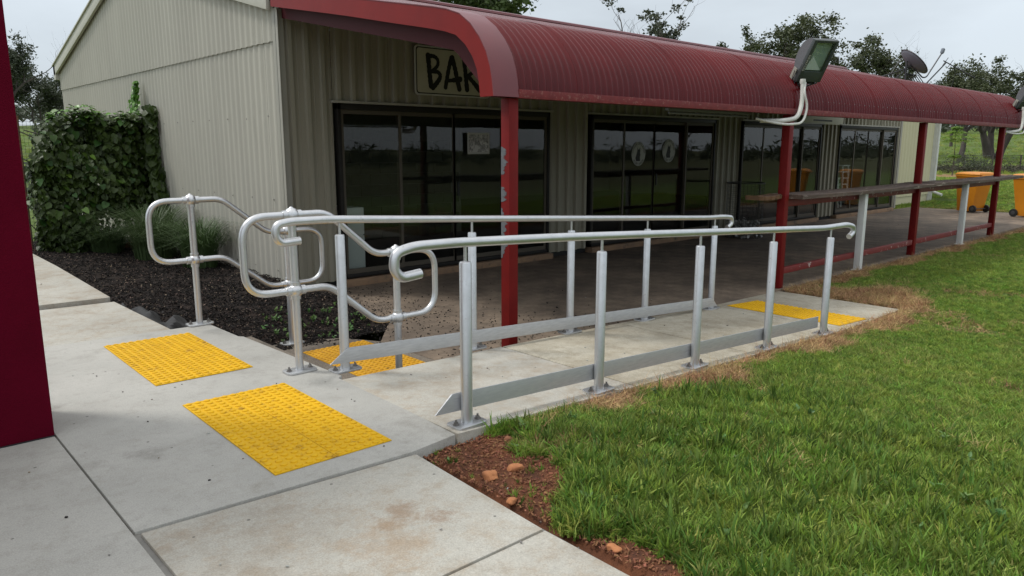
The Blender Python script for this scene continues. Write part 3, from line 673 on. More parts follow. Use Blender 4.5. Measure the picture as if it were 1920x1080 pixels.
# ================================================================== verandah canopy
can = thing('verandah_canopy', (4.03, 4.5, -.3), 'red curved corrugated verandah roof carried on square red posts', 'verandah roof')
prof = [(4.440,1.835),(4.447,1.974),(4.505,2.131),(4.605,2.261),(4.714,2.364),(4.793,2.421),(4.887,2.462),(5.06,2.505),(5.257,2.542),(5.9,2.665),(6.54,2.785),(7.4,2.945),(8.2,3.09)]
def resample(pr_, n_):
    P_ = [Vector((a, b2)) for a, b2 in pr_]
    # Chaikin smoothing
    for _ in range(2):
        q = [P_[0]]
        for a, b2 in zip(P_[:-1], P_[1:]): q += [a*.75+b2*.25, a*.25+b2*.75]
        q.append(P_[-1]); P_ = q
    L_ = [0]
    for a, b2 in zip(P_[:-1], P_[1:]): L_.append(L_[-1]+(b2-a).length)
    o_ = []
    for k_ in range(n_):
        s_ = L_[-1]*(k_/(n_-1))**1.5; i = max(j for j in range(len(L_)) if L_[j] <= s_+1e-9); i = min(i, len(P_)-2)
        f = (s_-L_[i])/(L_[i+1]-L_[i]+1e-12); o_.append(P_[i]*(1-f)+P_[i+1]*f)
    return o_
PR = resample(prof, 26)
NR = []
for i, p in enumerate(PR):
    d = (PR[min(i+1, 25)]-PR[max(i-1, 0)]).normalized(); NR.append(Vector((-d.y, d.x)) if True else None)
def can_sheet(w):
    per = 8; n_ = int(round(w/.0762))*per; V = []
    for q in range(n_+1):
        x = w*q/n_; a = .0130*math.cos(2*PI*x/.0762)
        for p, nn_ in zip(PR, NR): V.append((x, p.x+nn_.x*a, p.y+nn_.y*a))
    R_ = len(PR); b_ = MB(); b_.add(V, [(q*R_+r, (q+1)*R_+r, (q+1)*R_+r+1, q*R_+r+1) for q in range(n_) for r in range(R_-1)]); return b_
cs = can_sheet(.762).mesh('roof_sheet', M['red'], smooth=True, angle=89)
x = 4.02; i = 0
while x < 18.0:
    link_mesh('roof_sheet', cs, can, (x, 0, .0018*(i % 2))); x += .760; i += 1
XE = x
# under-lining shadow side is the same sheet; screws on every third crest near the eave
b_ = MB(); q = 4.02+.0762
while q < XE-.1:
    for yy, zz in ((4.452, 1.97),): b_.lathe((q, yy, zz), [(.010, 0), (.009, .006), (.003, .009)], 6, (0, -1, .2))
    q += .0762*2
q = 4.02
for yy in (5.3, 6.3, 7.3):
    q = 4.1
    while q < XE-.1:
        k_ = max(j for j in range(26) if PR[j].x <= yy); f = (yy-PR[k_].x)/(PR[k_+1].x-PR[k_].x); zz = PR[k_].y*(1-f)+PR[k_+1].y*f
        b_.lathe((q, yy, zz+.008), [(.010, 0), (.009, .006), (.003, .009)], 6); q += .229
sc_ = b_.build('screw_rows', M['bolt'], can); sc_['kind'] = 'stuff'
# end barge: bright face, broad folded cap, inner rafter
def strip_x(poly_top, poly_bot, x0, x1, nm, m_, bev=.003):
    pl = list(poly_top)+list(poly_bot)[::-1]; return MB().prism(pl, x0, x1, 'x').build(nm, m_, can, bevel=bev)
oc = [(4.41,1.80),(4.432,1.974),(4.490,2.138),(4.592,2.275),(4.704,2.380),(4.79,2.437),(4.887,2.478),(5.06,2.522),(5.257,2.560),(5.9,2.683),(6.54,2.803),(8.14,3.085)]
ic = [(4.572,1.80),(4.596,1.984),(4.650,2.095),(4.710,2.17),(4.80,2.255),(4.86,2.29),(4.94,2.318),(5.08,2.35),(5.261,2.388),(5.9,2.51),(6.54,2.64),(8.14,2.93)]
oc2 = [tuple(v) for v in resample(oc, 22)]; ic2 = [tuple(v) for v in resample(ic, 22)]
V = []; F = []
for (a, b2) in zip(oc2, ic2): V += [(3.826, *a), (3.826, *b2), (3.842, *a), (3.842, *b2)]
for k_ in range(21): j = 4*k_; F += [(j, j+4, j+5, j+1), (j+2, j+3, j+7, j+6), (j, j+2, j+6, j+4), (j+1, j+5, j+7, j+3)]
F += [(0,1,3,2), (84,86,87,85)]
MB().add(V, F).build('barge', M['redtrim'], can, smooth=True, angle=30)
V = []; F = []
NO = []
for i, p in enumerate(oc2):
    a = Vector(oc2[max(i-1, 0)]); c_ = Vector(oc2[min(i+1, 21)]); d = (c_-a).normalized(); NO.append(Vector((-d.y, d.x)))
for (a, nn_) in zip(oc2, NO): V += [(3.822, a[0]+nn_.x*.004, a[1]+nn_.y*.004), (4.085, a[0]+nn_.x*.004, a[1]+nn_.y*.004), (4.085, a[0]-nn_.x*.003, a[1]-nn_.y*.003), (3.822, a[0]-nn_.x*.003, a[1]-nn_.y*.003)]
for k_ in range(21):
    j = 4*k_
    for e_ in range(4): F.append((j+e_, j+4+e_, j+4+(e_+1) % 4, j+(e_+1) % 4))
F += [(0,1,2,3), (84,85,86,87)]
MB().add(V, F).build('barge_cap', M['redcap'], can, smooth=True, angle=40)
raf = [(8.14,2.82),(5.742,2.345),(5.061,2.205),(5.0,2.165),(4.62,1.83),(4.52,1.80),(4.50,1.90),(4.62,2.14),(4.80,2.32),(5.06,2.44),(5.9,2.60),(8.14,3.02)]
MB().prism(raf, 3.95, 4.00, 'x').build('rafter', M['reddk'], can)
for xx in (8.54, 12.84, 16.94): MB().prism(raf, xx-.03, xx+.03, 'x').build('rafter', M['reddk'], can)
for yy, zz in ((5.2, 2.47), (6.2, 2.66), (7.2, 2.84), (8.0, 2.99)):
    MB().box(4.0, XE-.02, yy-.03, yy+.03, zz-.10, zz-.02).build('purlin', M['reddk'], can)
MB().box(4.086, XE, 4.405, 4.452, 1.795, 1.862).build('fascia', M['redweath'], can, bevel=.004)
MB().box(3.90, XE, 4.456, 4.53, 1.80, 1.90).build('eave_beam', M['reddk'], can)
for i, xx in enumerate((4.075, 8.56, 12.86, 16.96)):
    pst = MB().box(xx-.05, xx+.05, 4.455, 4.555, -.30, 1.797).build('post', M['postred'], can, bevel=.008)
    if i == 0:
        pst['label'] = 'red post with patches of peeled grey paint'
        for (z0, z1, k_) in ((1.20, 1.42, 1), (.98, 1.10, 3), (.52, .93, 2)):
            random.seed(k_*5); pl = []
            for s_ in range(14): pl.append((xx-.0505+.001, z0+(z1-z0)*s_/13))
            w_ = [max(.08, math.sin(PI*(q_+.5)/44)**.4*(.62+.22*math.sin(q_*.33+k_*2)+random.uniform(-.22, .22))) for q_ in range(44)]
            l2 = [(4.550, z0+(z1-z0)*s_/43) for s_ in range(44)]; r2_ = [(4.546-.080*min(w_[s_], 1), z0+(z1-z0)*s_/43) for s_ in range(43, -1, -1)]
            MB().prism(l2+r2_, xx-.0525, xx-.0498, 'x').build('bare_patch', M['peel'], pst)
# fluorescent batten
t_ = thing('batten_light', (7.2, 4.62, 1.78), 'unlit fluorescent batten fixed behind the red fascia', 'light')
MB().box(6.45, 8.05, 4.70, 4.75, 1.785, 1.815).build('housing', M['lampgrey'], t_, bevel=.004)
MB().tube([(6.48, 4.725, 1.765), (8.02, 4.725, 1.765)], .012, 8).build('tube', M['lampgrey'], t_, smooth=True)

# ------------------------------------------------------------------ counter along the posts
t_ = thing('counter_shelf', (12.8, 4.55, -.3), 'long weathered timber drinks shelf on white posts with red lower rail', 'shelf')
def plank(x0, x1, y0, y1, z0, z1, seed, m_=None):
    random.seed(seed); n_ = 26; V = []
    ya = [y0+random.uniform(-.022, .018) for _ in range(n_)]; yb = [y1+random.uniform(-.008, .008) for _ in range(n_)]
    for i in range(n_):
        x = x0+(x1-x0)*i/(n_-1); sag = -.012*math.sin(PI*i/(n_-1))
        tp = z1+sag+random.uniform(-.003, .003)
        V += [(x, ya[i], z0+sag), (x, ya[i]-.004, tp-.008), (x, ya[i]+.01, tp), (x, yb[i], tp), (x, yb[i], z0+sag)]
    F = [(5*i+k_, 5*i+5+k_, 5*i+5+(k_+1) % 5, 5*i+(k_+1) % 5) for i in range(n_-1) for k_ in range(5)]+[(0,1,2,3,4), tuple(5*(n_-1)+k_ for k_ in (4,3,2,1,0))]
    return MB().add(V, F).build('plank', m_ or M['wood'], t_)
plank(8.64, 13.05, 4.31, 4.55, .80, .85, 3); plank(8.64, 12.95, 4.555, 4.76, .80, .848, 4)
plank(13.07, 17.9, 4.30, 4.54, .805, .86, 5); plank(13.0, 17.85, 4.545, 4.76, .80, .855, 6)
plank(7.95, 8.50, 4.50, 4.66, .81, .86, 8, M['woodedge'])
MB().box(8.615, 17.0, 4.50, 4.55, .70, .785).build('support_beam', M['railred'], t_, bevel=.004)
for a, b2 in ((8.612, 12.808), (12.912, 16.908)): MB().box(a, b2, 4.475, 4.525, -.13, -.05).build('lower_rail', M['railred'], t_, bevel=.005)
for xx in (10.68, 14.92): MB().box(xx-.045, xx+.045, 4.38, 4.47, -.30, .798).box(xx-.07, xx+.07, 4.36, 4.49, -.299, -.288).build('white_post', M['white'], t_, bevel=.005)

# ------------------------------------------------------------------ floodlights
def floodlight(loc, label):
    x, y, z = loc
    t_ = thing('floodlight', (x, y, z), label, 'floodlight', 'floodlights on the verandah posts')
    # head: front frame plane tilted, normal n
    tl = math.radians(33); up = Vector((0, -math.sin(tl), math.cos(tl))); nf = Vector((0, -math.cos(tl), -math.sin(tl))); ax = Vector((1, 0, 0))
    Rz = Matrix.Rotation(math.radians(-24), 3, 'Z'); up, nf, ax = Rz@up, Rz@nf, Rz@ax
    c_ = Vector((x+.20, y-.05, z+.275))
    def P(a, u, d): return c_+ax*a+up*u+nf*d
    hw, hh = .17, .26
    # frame ring
    b_ = MB()
    for (a0, a1, u0, u1) in ((-hw, -hw+.045, -hh, hh), (hw-.035, hw, -hh, hh), (-hw+.045, hw-.035, hh-.03, hh), (-hw+.045, hw-.035, -hh, -hh+.13)):
        b_.obox(P((a0+a1)/2, (u0+u1)/2, .0), ax, up, nf, (a1-a0)/2, (u1-u0)/2, .025)
    b_.build('frame', M['lampgreen'], t_, bevel=.004)
    MB().obox(P(.005, .05, .012), ax, up, nf, hw-.045, hh-.08, .003).build('lens', M['lens'], t_)
    # rear dome: half disc profile
    pts = []; 
    for k_ in range(15):
        a = PI*k_/14; pts.append((hh*.90*math.cos(a)+.02, -.02-.16*math.sin(a)))
    vs = []
    for a in (-hw+.01, hw-.01): vs += [P(a, u, d) for u, d in pts]
    n_ = len(pts); F = [(i, i+1, n_+i+1, n_+i) for i in range(n_-1)]+[tuple(range(n_)), tuple(range(2*n_-1, n_-1, -1))]
    MB().add(vs, F).build('housing', M['lampgrey'], t_, smooth=True, angle=30)
    # gear box at lower rear
    pts = [(-.26+.11*math.cos(PI*k_/8)+.06, -.02-.13*math.sin(PI*k_/8)) for k_ in range(9)]; vs = []
    for a in (-hw+.03, hw-.03): vs += [P(a, u, d) for u, d in pts]
    n_ = 9; MB().add(vs, [(i, i+1, n_+i+1, n_+i) for i in range(n_-1)]+[tuple(range(n_)), tuple(range(2*n_-1, n_-1, -1))]).build('gear_box', M['lampgrey'], t_, smooth=True, angle=30)
    # reflector wedge + lamp
    MB().add([P(-.115, -.12, -.004), P(.115, -.12, -.004), P(-.06, .05, -.02), P(.0, -.10, -.028)], [(0, 1, 2), (0, 3, 1), (1, 3, 2), (0, 2, 3)]).build('reflector', M['whitepl'], t_)
    MB().obox(P(.0, .04, -.03), ax, up, nf, hw-.03, hh-.06, .004).build('backing', M['reflbk'], t_)
    MB().tube([P(-.05, .1, -.05), P(.07, .08, -.05)], .025, 8).build('bulb', M['whitepl'], t_, smooth=True)
    # bracket
    pt = Vector((x, y, z+.02))
    MB().tube([P(-hw-.012, -.16, -.06), P(-hw-.012, -.30, -.04), P(0, -.36, -.03), P(hw+.012, -.30, -.04), P(hw+.012, -.16, -.06)], .011, 6).tube([P(0, -.36, -.03), pt], .016, 8).build('bracket', M['steel'], t_, smooth=True)
    MB().obox(P(-hw-.013, -.20, -.07), ax, up, nf, .006, .07, .03).build('bracket_plate', M['flash'], t_)
    MB().tube(rounded([(x-.52, y+.22, z-.42), (x-.32, y+.05, z-.425), (x-.10, y-.02, z-.39), (x-.02, y-.02, z-.22), (x, y, z+.04)], .16, 6), .026, 10).build('conduit', M['conduit'], t_, smooth=True)
    MB().tube(rounded([(x-.62, y+.22, z-.40), (x-.40, y-.0, z-.47), (x-.06, y-.07, z-.45), (x+.02, y-.07, z-.25), (x-.03, y-.04, z-.10), (x+.02, y-.02, z+.02)], .14, 6), .014, 8).build('cable', M['conduit'], t_, smooth=True)
    MB().lathe((x, y, z+.03), [(.03, -.03), (.034, .0), (.03, .03)], 10).build('pipe_clamp', M['conduit'], t_, smooth=True)
    lt = flat_text('SYLVANIA', .045, M['boardedge'], 'lettering', t_, P(-hw+.022, -.02, .0262))
    Rm = Matrix((up, -ax, nf)).transposed()   # text runs up the left side of the frame
    lt.rotation_euler = Rm.to_euler()
    return t_
floodlight((8.56, 4.36, 2.14), 'dark floodlight on white conduit above second red post, near middle of verandah')
floodlight((17.62, 4.36, 2.14), 'floodlight on white conduit at far right end of the verandah')

# ------------------------------------------------------------------ dish and aerial
t_ = thing('satellite_dish', (21.3, 8.25, 3.1), 'grey satellite dish with long feed arm on the red roof', 'satellite dish')
RT = Vector((math.cos(yaw), -math.sin(yaw), 0)); FW = Vector((math.sin(yaw), math.cos(yaw), 0))
dc = Vector((22.25, 8.2, 3.70)); dnrm = Vector((.47, -.52, .715)).normalized()
def Q(a, u, d=0): return dc+RT*a+Vector((0, 0, u))+FW*d
b_ = MB(); prf = [(.001, -.10), (.12, -.092), (.24, -.065), (.36, -.022), (.43, .012), (.44, .012), (.43, .0), (.36, -.034), (.24, -.077), (.12, -.104), (.001, -.112)]
b_.lathe(dc, prf, 28, dnrm); b_.build('reflector', M['dish'], t_, smooth=True, angle=50)
MB().tube([(dc-dnrm*0+Vector(prf[0]+(0,))*0)+Vector((0, 0, 0))+RT*(.44*math.cos(2*PI*k_/28)*0)+(Matrix.Rotation(2*PI*k_/28, 3, dnrm)@(dnrm.orthogonal().normalized()*.437))+dnrm*.012 for k_ in range(29)], .014, 6, False).build('rim', M['steel'], t_, smooth=True)
MB().tube([Q(-.20, -.70), Q(-.20, .02)], .03, 8).build('mast', M['steel'], t_, smooth=True)
MB().tube([Q(-.20, -.12), Q(-.08, -.14), dc-dnrm*.11], .035, 6).build('mount', M['steel'], t_)
MB().tube(rounded([dc-dnrm*.11, Q(.28, -.42), Q(.38, -.40), Q(.74, .24)], .08), .019, 6).build('feed_arm', M['steel'], t_, smooth=True)
MB().lathe(Q(.74, .24), [(.03, -.03), (.05, 0), (.05, .10), (.03, .12)], 10, Vector((.3, -.1, 1))).build('receiver', M['dish'], t_, smooth=True)
MB().tube([Q(-.20, -.18), Q(-.82, -.38), Q(-1.15, -.42)], .015, 6).tube([Q(-.20, -.20), Q(-.58, -.55)], .014, 6).tube([Q(-.35, .10), Q(-.70, -.48)], .009, 5).build('stay', M['steel'], t_)
b_ = MB()
for i in range(6): b_.tube([Q(-.20+.02*i, -.28-.01*i), Q(-.10+.05*i, -.45+.02*i), Q(.02+.07*i, -.62)], .012, 5)
b_.build('cable_bundle', M['black'], t_)
t_ = thing('tv_aerial', tuple(Q(.3, -.6)), 'thin television aerial on a leaning mast beside the dish', 'aerial')
A0, A1 = Q(.28, -.70), Q(.87, -.03); MB().tube([A0, A1], .018, 6).build('mast', M['steel'], t_, smooth=True)
B0, B1 = Q(.80, .03), Q(1.70, -.42); MB().tube([B0, B1], .015, 6).build('boom', M['steel'], t_)
for k_ in range(7):
    p = B0.lerp(B1, .06+.15*k_); dd_ = FW*.30+RT*.10+Vector((0, 0, -.07)); MB().tube([p-dd_, p+dd_], .008, 5).build('element', M['steel'], t_)
MB().tube(rounded([B0.lerp(B1, .35), Q(1.16, -.30), Q(1.08, -.70)], .2), .008, 5).build('cable', M['black'], t_)

# ================================================================== ramp handrails
def base_plate(x, y, z, parent, slope=0., r=.085):
    bp_ = MB().prism(rrect(x-.10, x+.10, y-.062, y+.062, .03), z+.001, z+.014).build('base_plate', M['alu'], parent, bevel=.002)
    for sx in (-1, 1):
        b_ = MB().lathe((x+sx*.072, y, z+.014), [(.019, 0), (.019, .004), (.013, .005), (.013, .015), (.006, .016), (.006, .028)], 6); b_.build('bolt', M['bolt'], bp_)
    return bp_
def ramp_rail(ys_, xs_, pts, kick, label, side, kx):
    t_ = thing('ramp_handrail', (xs_[0], ys_, 0), label, 'handrail', 'ramp handrails')
    for x in xs_:
        z = rampz(x); base_plate(x, ys_, z, t_); 
        # top height follows the rail
        zt = np.interp(x, [p[0] for p in kx], [p[1] for p in kx])
        ps = MB().lathe((x, ys_, z+.012), [(.0318, 0), (.031, .01), (.031, zt-z-.115), (.027, zt-z-.108), (.010, zt-z-.106)], 18).build('post', M['alu'], t_, smooth=True)
        MB().tube([(x, ys_, zt-.10), (x, ys_, zt-.015)], .0085, 8).build('spigot', M['alu'], ps, smooth=True)
    MB().tube(rounded(pts, .075, 7), .0245, 16).build('rail', M['alu'], t_, smooth=True, angle=60)
    k_ = MB().prism(kick, ys_+side-.004, ys_+side+.004, 'y').build('kick_rail', M['aluflat'], t_, bevel=.002)
    return t_
yn = 2.885; yf = 4.165
# near rail: level end extensions, slope between
zn = lambda x: rampz(x)+.955
knx = [(2.3, .950), (3.0, .925), (6.1, .752), (6.45, .745)]
near = [(2.035, yn, .825), (1.925, yn, .815), (1.885, yn, .86), (1.895, yn, .935), (2.00, yn, .958), (2.24, yn, .955), (3.02, yn, .920), (6.22, yn, .742), (6.66, yn, .741), (6.79, yn, .715), (6.80, yn, .66), (6.72, yn, .628)]
kick_n = [(2.13, .075), (2.17, .072), (6.32, rampz(6.32)+.055), (6.32, rampz(6.32)+.155), (2.28, .165), (2.24, .165)]
ramp_rail(yn, (2.31, 3.35, 4.38, 5.38, 6.36), near, kick_n, 'silver tubular handrail with kick plate on the lawn side of the ramp', .037, knx)
kfx = [(2.3, .975), (2.6, .955), (6.1, .745), (6.5, .735)]
far = [(2.06, yf, .862), (1.94, yf, .855), (1.905, yf, .90), (1.915, yf, .965), (2.00, yf, .980), (2.25, yf, .978), (6.42, yf, .728), (6.70, yf, .722), (6.86, yf, .705), (6.87, yf, .64), (6.79, yf, .605)]
kick_f = [(2.20, .062), (6.62, rampz(6.62)+.03), (6.52, rampz(6.52)+.125), (2.36, .150), (2.33, .150)]
ramp_rail(yf, (2.33, 3.40, 4.45, 5.46, 6.56), far, kick_f, 'silver tubular handrail with kick plate on the verandah side of the ramp', -.037, kfx)

# ================================================================== stair handrails
def stair_rail(y, x0, x1, zA, zB, label):
    t_ = thing('stair_handrail', (x0, y, 0), label, 'handrail', 'stair handrails')
    zt, zm, lt, lm = zA, zA-.475, zA-.30, zA-.765
    for x, top, zb in ((x0, zt, 0), (x1, lt, -.30)):
        base_plate(x, y, zb, t_)
        MB().lathe((x, y, zb+.012), [(.026, 0), (.0255, .01), (.0255, top-zb-.01)], 16).build('post', M['alu'], t_, smooth=True)
    for x, z, tp in ((x0, zt, 1), (x0, zm, 0), (x1, lt, 1), (x1, lm, 0)):
        b_ = MB().ball((x, y, z), .046, 16, 9)
        b_.lathe((x, y, z), [(.032, -.055), (.032, .0), (.032, .02 if tp else .055)], 14)
        b_.tube([(x-.062, y, z), (x+.062, y, z)], .030, 12)
        if tp: b_.lathe((x, y, z+.035), [(.016, 0), (.012, .012), (.003, .016)], 10)
        b_.build('ball_fitting', M['alu'], t_, smooth=True, angle=50)
    def run(p): return MB().tube(rounded(p, .16, 9), .0225, 14)
    # left closed loop
    run([(x0, y, zt), (x0-.32, y, zt), (x0-.32, y, zm), (x0, y, zm)]).build('loop', M['alu'], t_, smooth=True, angle=60)
    run([(x1, y, lt), (x1+.33, y, lt), (x1+.33, y, lm), (x1, y, lm)]).build('loop', M['alu'], t_, smooth=True, angle=60)
    for za, zb in ((zt, lt), (zm, lm)):
        MB().tube(rounded([(x0, y, za), (x0+.24, y, za), (x1-.17, y, zb), (x1, y, zb)], .07, 6), .0225, 14).build('rail', M['alu'], t_, smooth=True, angle=60)
stair_rail(4.32, 2.09, 2.845, 1.005, 0, 'looped silver handrail on the near side of the steps, beside the ramp')
stair_rail(6.05, 2.085, 2.87, 1.005, 0, 'looped silver handrail on the far side of the steps, beside the mulch bed')

# ================================================================== tactile pads
def tile_mesh(nx_, ny_, m_, pitch=.05, sl=0.):
    w, h = nx_*pitch, ny_*pitch; b_ = MB(); g = .0012
    b_.box(g, w-g, g, h-g, 0, .005)
    for i in range(nx_):
        for j in range(ny_):
            cx, cy = (i+.5)*pitch, (j+.5)*pitch; o_ = len(b_.v); n_ = 10; V = []
            for r, z in ((.0175, .005), (.0160, .0100), (.011, .0125)):
                for k_ in range(n_): V.append((cx+r*math.cos(2*PI*k_/n_), cy+r*math.sin(2*PI*k_/n_), z))
            F = [(a*n_+k_, a*n_+(k_+1) % n_, (a+1)*n_+(k_+1) % n_, (a+1)*n_+k_) for a in (0, 1) for k_ in range(n_)]+[tuple(2*n_+k_ for k_ in range(n_))]
            b_.add(V, F)
    return b_.mesh('tile', m_, smooth=True, angle=35)
tm = tile_mesh(6, 12, M['yellow']); tmd = tile_mesh(6, 12, M['yellow2'])
def pad(x, y, z, rot, tiles, label, me_=tm, slope=0.):
    t_ = thing('tactile_pad', (x, y, z), label, 'tactile pad', 'yellow tactile pads'); t_.rotation_euler = (0, math.atan(slope), rot)
    for (tx, ty) in tiles:
        o = bpy.data.objects.new('tile', me_); C.objects.link(o); o.parent = t_; o.location = (tx, ty, 0); WL[o.name] = (0, 0, 0)
q4 = [(0, 0), (.301, 0), (0, .601), (.301, .601)]
pad(1.287, 2.955, .001, -.012-.0, q4, 'large yellow studded pad on the path in the foreground')
pad(1.303, 4.615, .001, -.012, q4, 'yellow studded pad on the path between the two stair handrails')
pad(2.80, 4.52, -.3035, 0, [(0, 0), (.301, 0), (0, .601), (.301, .601)], 'dirty yellow studded pad at the foot of the steps', tmd)
pad(6.86, 2.955, rampz(6.86)+.002, 0, [(0, 0), (.301, 0), (0, .601), (.301, .601)], 'bright yellow studded pad at the lower end of the ramp', tm, .05)

# ================================================================== red wall at left
tag(MB().box(-2.6, .677, 4.13, 4.62, 0, 3.6).build('painted_wall', M['magenta'], bevel=.004), 'dark maroon painted rendered wall at the left edge', 'wall')
b_ = MB().box(-2.6, .679, 4.124, 4.129, .0, .006); b_.build('sealant', M['ink'], bpy.data.objects['painted_wall'])

# ================================================================== bins
def bin_(x, y, z, rz, label):
    t_ = thing('wheelie_bin', (x, y, z), label, 'bin', 'orange wheelie bins'); t_.rotation_euler = (0, 0, rz)
    WL[t_.name] = (0, 0, 0)     # parts are built round the origin
    def loft(rings):
        V = []; F = []
        for (hx, y0, y1, zz) in rings: V += [(-hx, y0, zz), (hx, y0, zz), (hx, y1, zz), (-hx, y1, zz)]
        for i in range(len(rings)-1):
            for k_ in range(4): F.append((4*i+k_, 4*i+(k_+1) % 4, 4*i+4+(k_+1) % 4, 4*i+4+k_))
        F += [(3,2,1,0), tuple(4*(len(rings)-1)+k_ for k_ in range(4))]; return MB().add(V, F)
    loft([(.23, -.26, .16, .03), (.235, -.265, .20, .20), (.275, -.33, .31, .93), (.29, -.35, .33, .94), (.29, -.35, .33, .985)]).build('body', M['orange'], t_, bevel=.018)
    loft([(.295, -.36, .34, .992), (.30, -.365, .345, 1.01), (.27, -.31, .32, 1.055), (.20, -.2, .26, 1.07)]).build('lid', M['orange'], t_, bevel=.015)
    MB().tube(rounded([(-.25, .33, .96), (-.25, .42, .985), (.25, .42, .985), (.25, .33, .96)], .04), .014, 8).build('handle', M['orange'], t_, smooth=True)
    for sx in (-1, 1):
        w_ = MB().lathe((sx*.255, .22, .10), [(.095, -.022), (.10, -.012), (.10, .012), (.095, .022)], 20, (1, 0, 0)).build('wheel', M['black'], t_, smooth=True, angle=40)
        MB().lathe((sx*.282, .22, .10), [(.05, -.01), (.05, .003), (.015, .006)], 12, (sx, 0, 0)).build('hub', M['steel'], w_)
    MB().tube([(-.25, .22, .10), (.25, .22, .10)], .012, 6).build('axle', M['steel'], t_)
bin_(22.75, 6.55, -.30, PI-.35, 'orange wheelie bin standing between the last two verandah posts')
bin_(22.15, 5.10, -.30, -.25, 'orange wheelie bin at the far right edge beyond the last post')

# ================================================================== wire basket of cans
t_ = thing('wire_basket', (13.0, 7.62, -.30), 'tall round wire mesh basket of crushed cans against the wall', 'basket')
b_ = MB(); R_ = .34
for k_ in range(30):
    a = 2*PI*k_/30; b_.tube([(13+R_*math.cos(a), 7.62+R_*math.sin(a), -.29), (13+R_*math.cos(a), 7.62+R_*math.sin(a), .74)], .0026, 4, False)
for j in range(15):
    zz = -.29+j*.0735; b_.tube([(13+R_*math.cos(2*PI*k_/24), 7.62+R_*math.sin(2*PI*k_/24), zz) for k_ in range(25)], .0026, 4, False)
o_ = b_.build('mesh_wire', M['wire'], t_)
MB().tube([(13+(R_+.01)*math.cos(2*PI*k_/24), 7.62+(R_+.01)*math.sin(2*PI*k_/24), .745) for k_ in range(25)], .011, 6, False).build('rim', M['wire'], t_)
b_ = MB(); random.seed(3)
for k_ in range(110):
    a = random.uniform(0, 2*PI); r = R_*.88*math.sqrt(random.random()); zz = -.27+random.random()*.28
    d = Vector((random.uniform(-1, 1), random.uniform(-1, 1), random.uniform(-.6, .6))).normalized(); p = Vector((13+r*math.cos(a), 7.62+r*math.sin(a), zz))
    b_.tube([p, p+d*.03, p+d*.075], [.028, .02, .03], 6)
o_ = b_.build('crushed_cans', M['can'], t_); o_['kind'] = 'stuff'

# ================================================================== trellis + vine
t_ = thing('trellis', (3.0, 12.9, -.2), 'wire mesh trellis frame with timber base under the vine', 'trellis')
for xx in (2.10, 3.0, 3.84): MB().box(xx-.03, xx+.03, 12.86, 12.92, -.25, 1.85).build('post', M['woodedge'], t_)
MB().box(2.10, 3.84, 12.80, 12.855, -.18, -.08).build('base_board', M['woodedge'], t_)
b_ = MB()
for k_ in range(36): xx = 2.12+k_*.048; b_.box(xx, xx+.003, 12.853, 12.856, -.1, 1.8)
for k_ in range(38): zz = -.08+k_*.05; b_.box(2.12, 3.82, 12.850, 12.853, zz, zz+.003)
b_.build('mesh_wire', M['wire'], t_)
vine = thing('climbing_vine', (3.0, 13, -.2), 'dense dark green climbing vine smothering the trellis against the shed wall', 'vine')
def leaf_verts(sz):
    o_ = [(0, 0, 0), (.42, -.05, .05), (.55, .3, .09), (.35, .75, .04), (0, 1.08, -.08), (-.35, .75, .04), (-.55, .3, .09), (-.42, -.05, .05), (0, .4, -.03)]
    return [Vector((a*sz, b2*sz, c_*sz)) for a, b2, c_ in o_], [(8, 0, 1), (8, 1, 2), (8, 2, 3), (8, 3, 4), (8, 4, 5), (8, 5, 6), (8, 6, 7), (8, 7, 0)]
def vine_point():
    """a point on the hedge's swollen surface with outward normal"""
    u = random.random()
    if u < .60:   # front
        x = random.uniform(2.2, 3.92); z = random.uniform(-.2, 1.88); y = 12.74-.22*math.sin((x-1.9)*1.5+.3)-.14*math.sin(z*2.3)-random.random()**2*.12+.15*random.random()
        if x > 2.9 and z < .42 and random.random() < .9: return None
        n_ = Vector((0, -1, .35))
    elif u < .75:  # top
        x = random.uniform(2.35, 3.9); y = random.uniform(12.5, 13.6); x = max(x, 2.3+.36*(y-12.5)); z = 1.82+.08*math.sin(x*3)+.06*math.sin(y*5+x*2)+.10*random.random(); n_ = Vector((0, -.3, 1))
    else:           # left side
        y = random.uniform(12.5, 13.7); z = random.uniform(-.2, 1.80); x = 2.18-.10*math.sin(z*1.7)+.07*math.sin(z*5+y*2)+random.uniform(-.08, .12)+.36*(y-12.5); n_ = Vector((-1, -.2, .3))
    u_ = (x-3.05)/.92; w_ = max(z-.75, 0)/1.22
    if u_ < 0 and abs(u_)**2.5+w_**2.5 > 1.0: return None
    # bulging wavy outline
    y += -.15*math.sin(x*5.1+z*2)*math.sin(z*4.3+1)-.06*math.sin(x*13+z*7); z += .05*math.sin(x*9+y*4)
    if math.sin(x*11+z*5)*math.sin(z*9-x*4) > .9 and random.random() < .5: return None
    if z > 1.2 and x < 2.6: z -= (2.6-x)**1.5*.5
    return Vector((x, y, z)), n_
def leaf_rot(n_):
    tip = Vector((random.uniform(-.7, .7), random.uniform(-.4, .2), -1)); n_ = (n_.normalized()+Vector((random.uniform(-.8, .8), random.uniform(-.5, .4), random.uniform(-.3, 1.1)))).normalized()
    yv = (tip-n_*tip.dot(n_)).normalized(); xv = yv.cross(n_); return Matrix((xv, yv, n_)).transposed()
random.seed(11)
lv, lf = leaf_verts(1); lb = MB().add(lv, lf); lme = lb.mesh('leaf', M['vine'], smooth=True, angle=80)
lme2 = lme.copy(); lme2.materials.clear(); lme2.materials.append(M['vinelt'])
cnt = 0
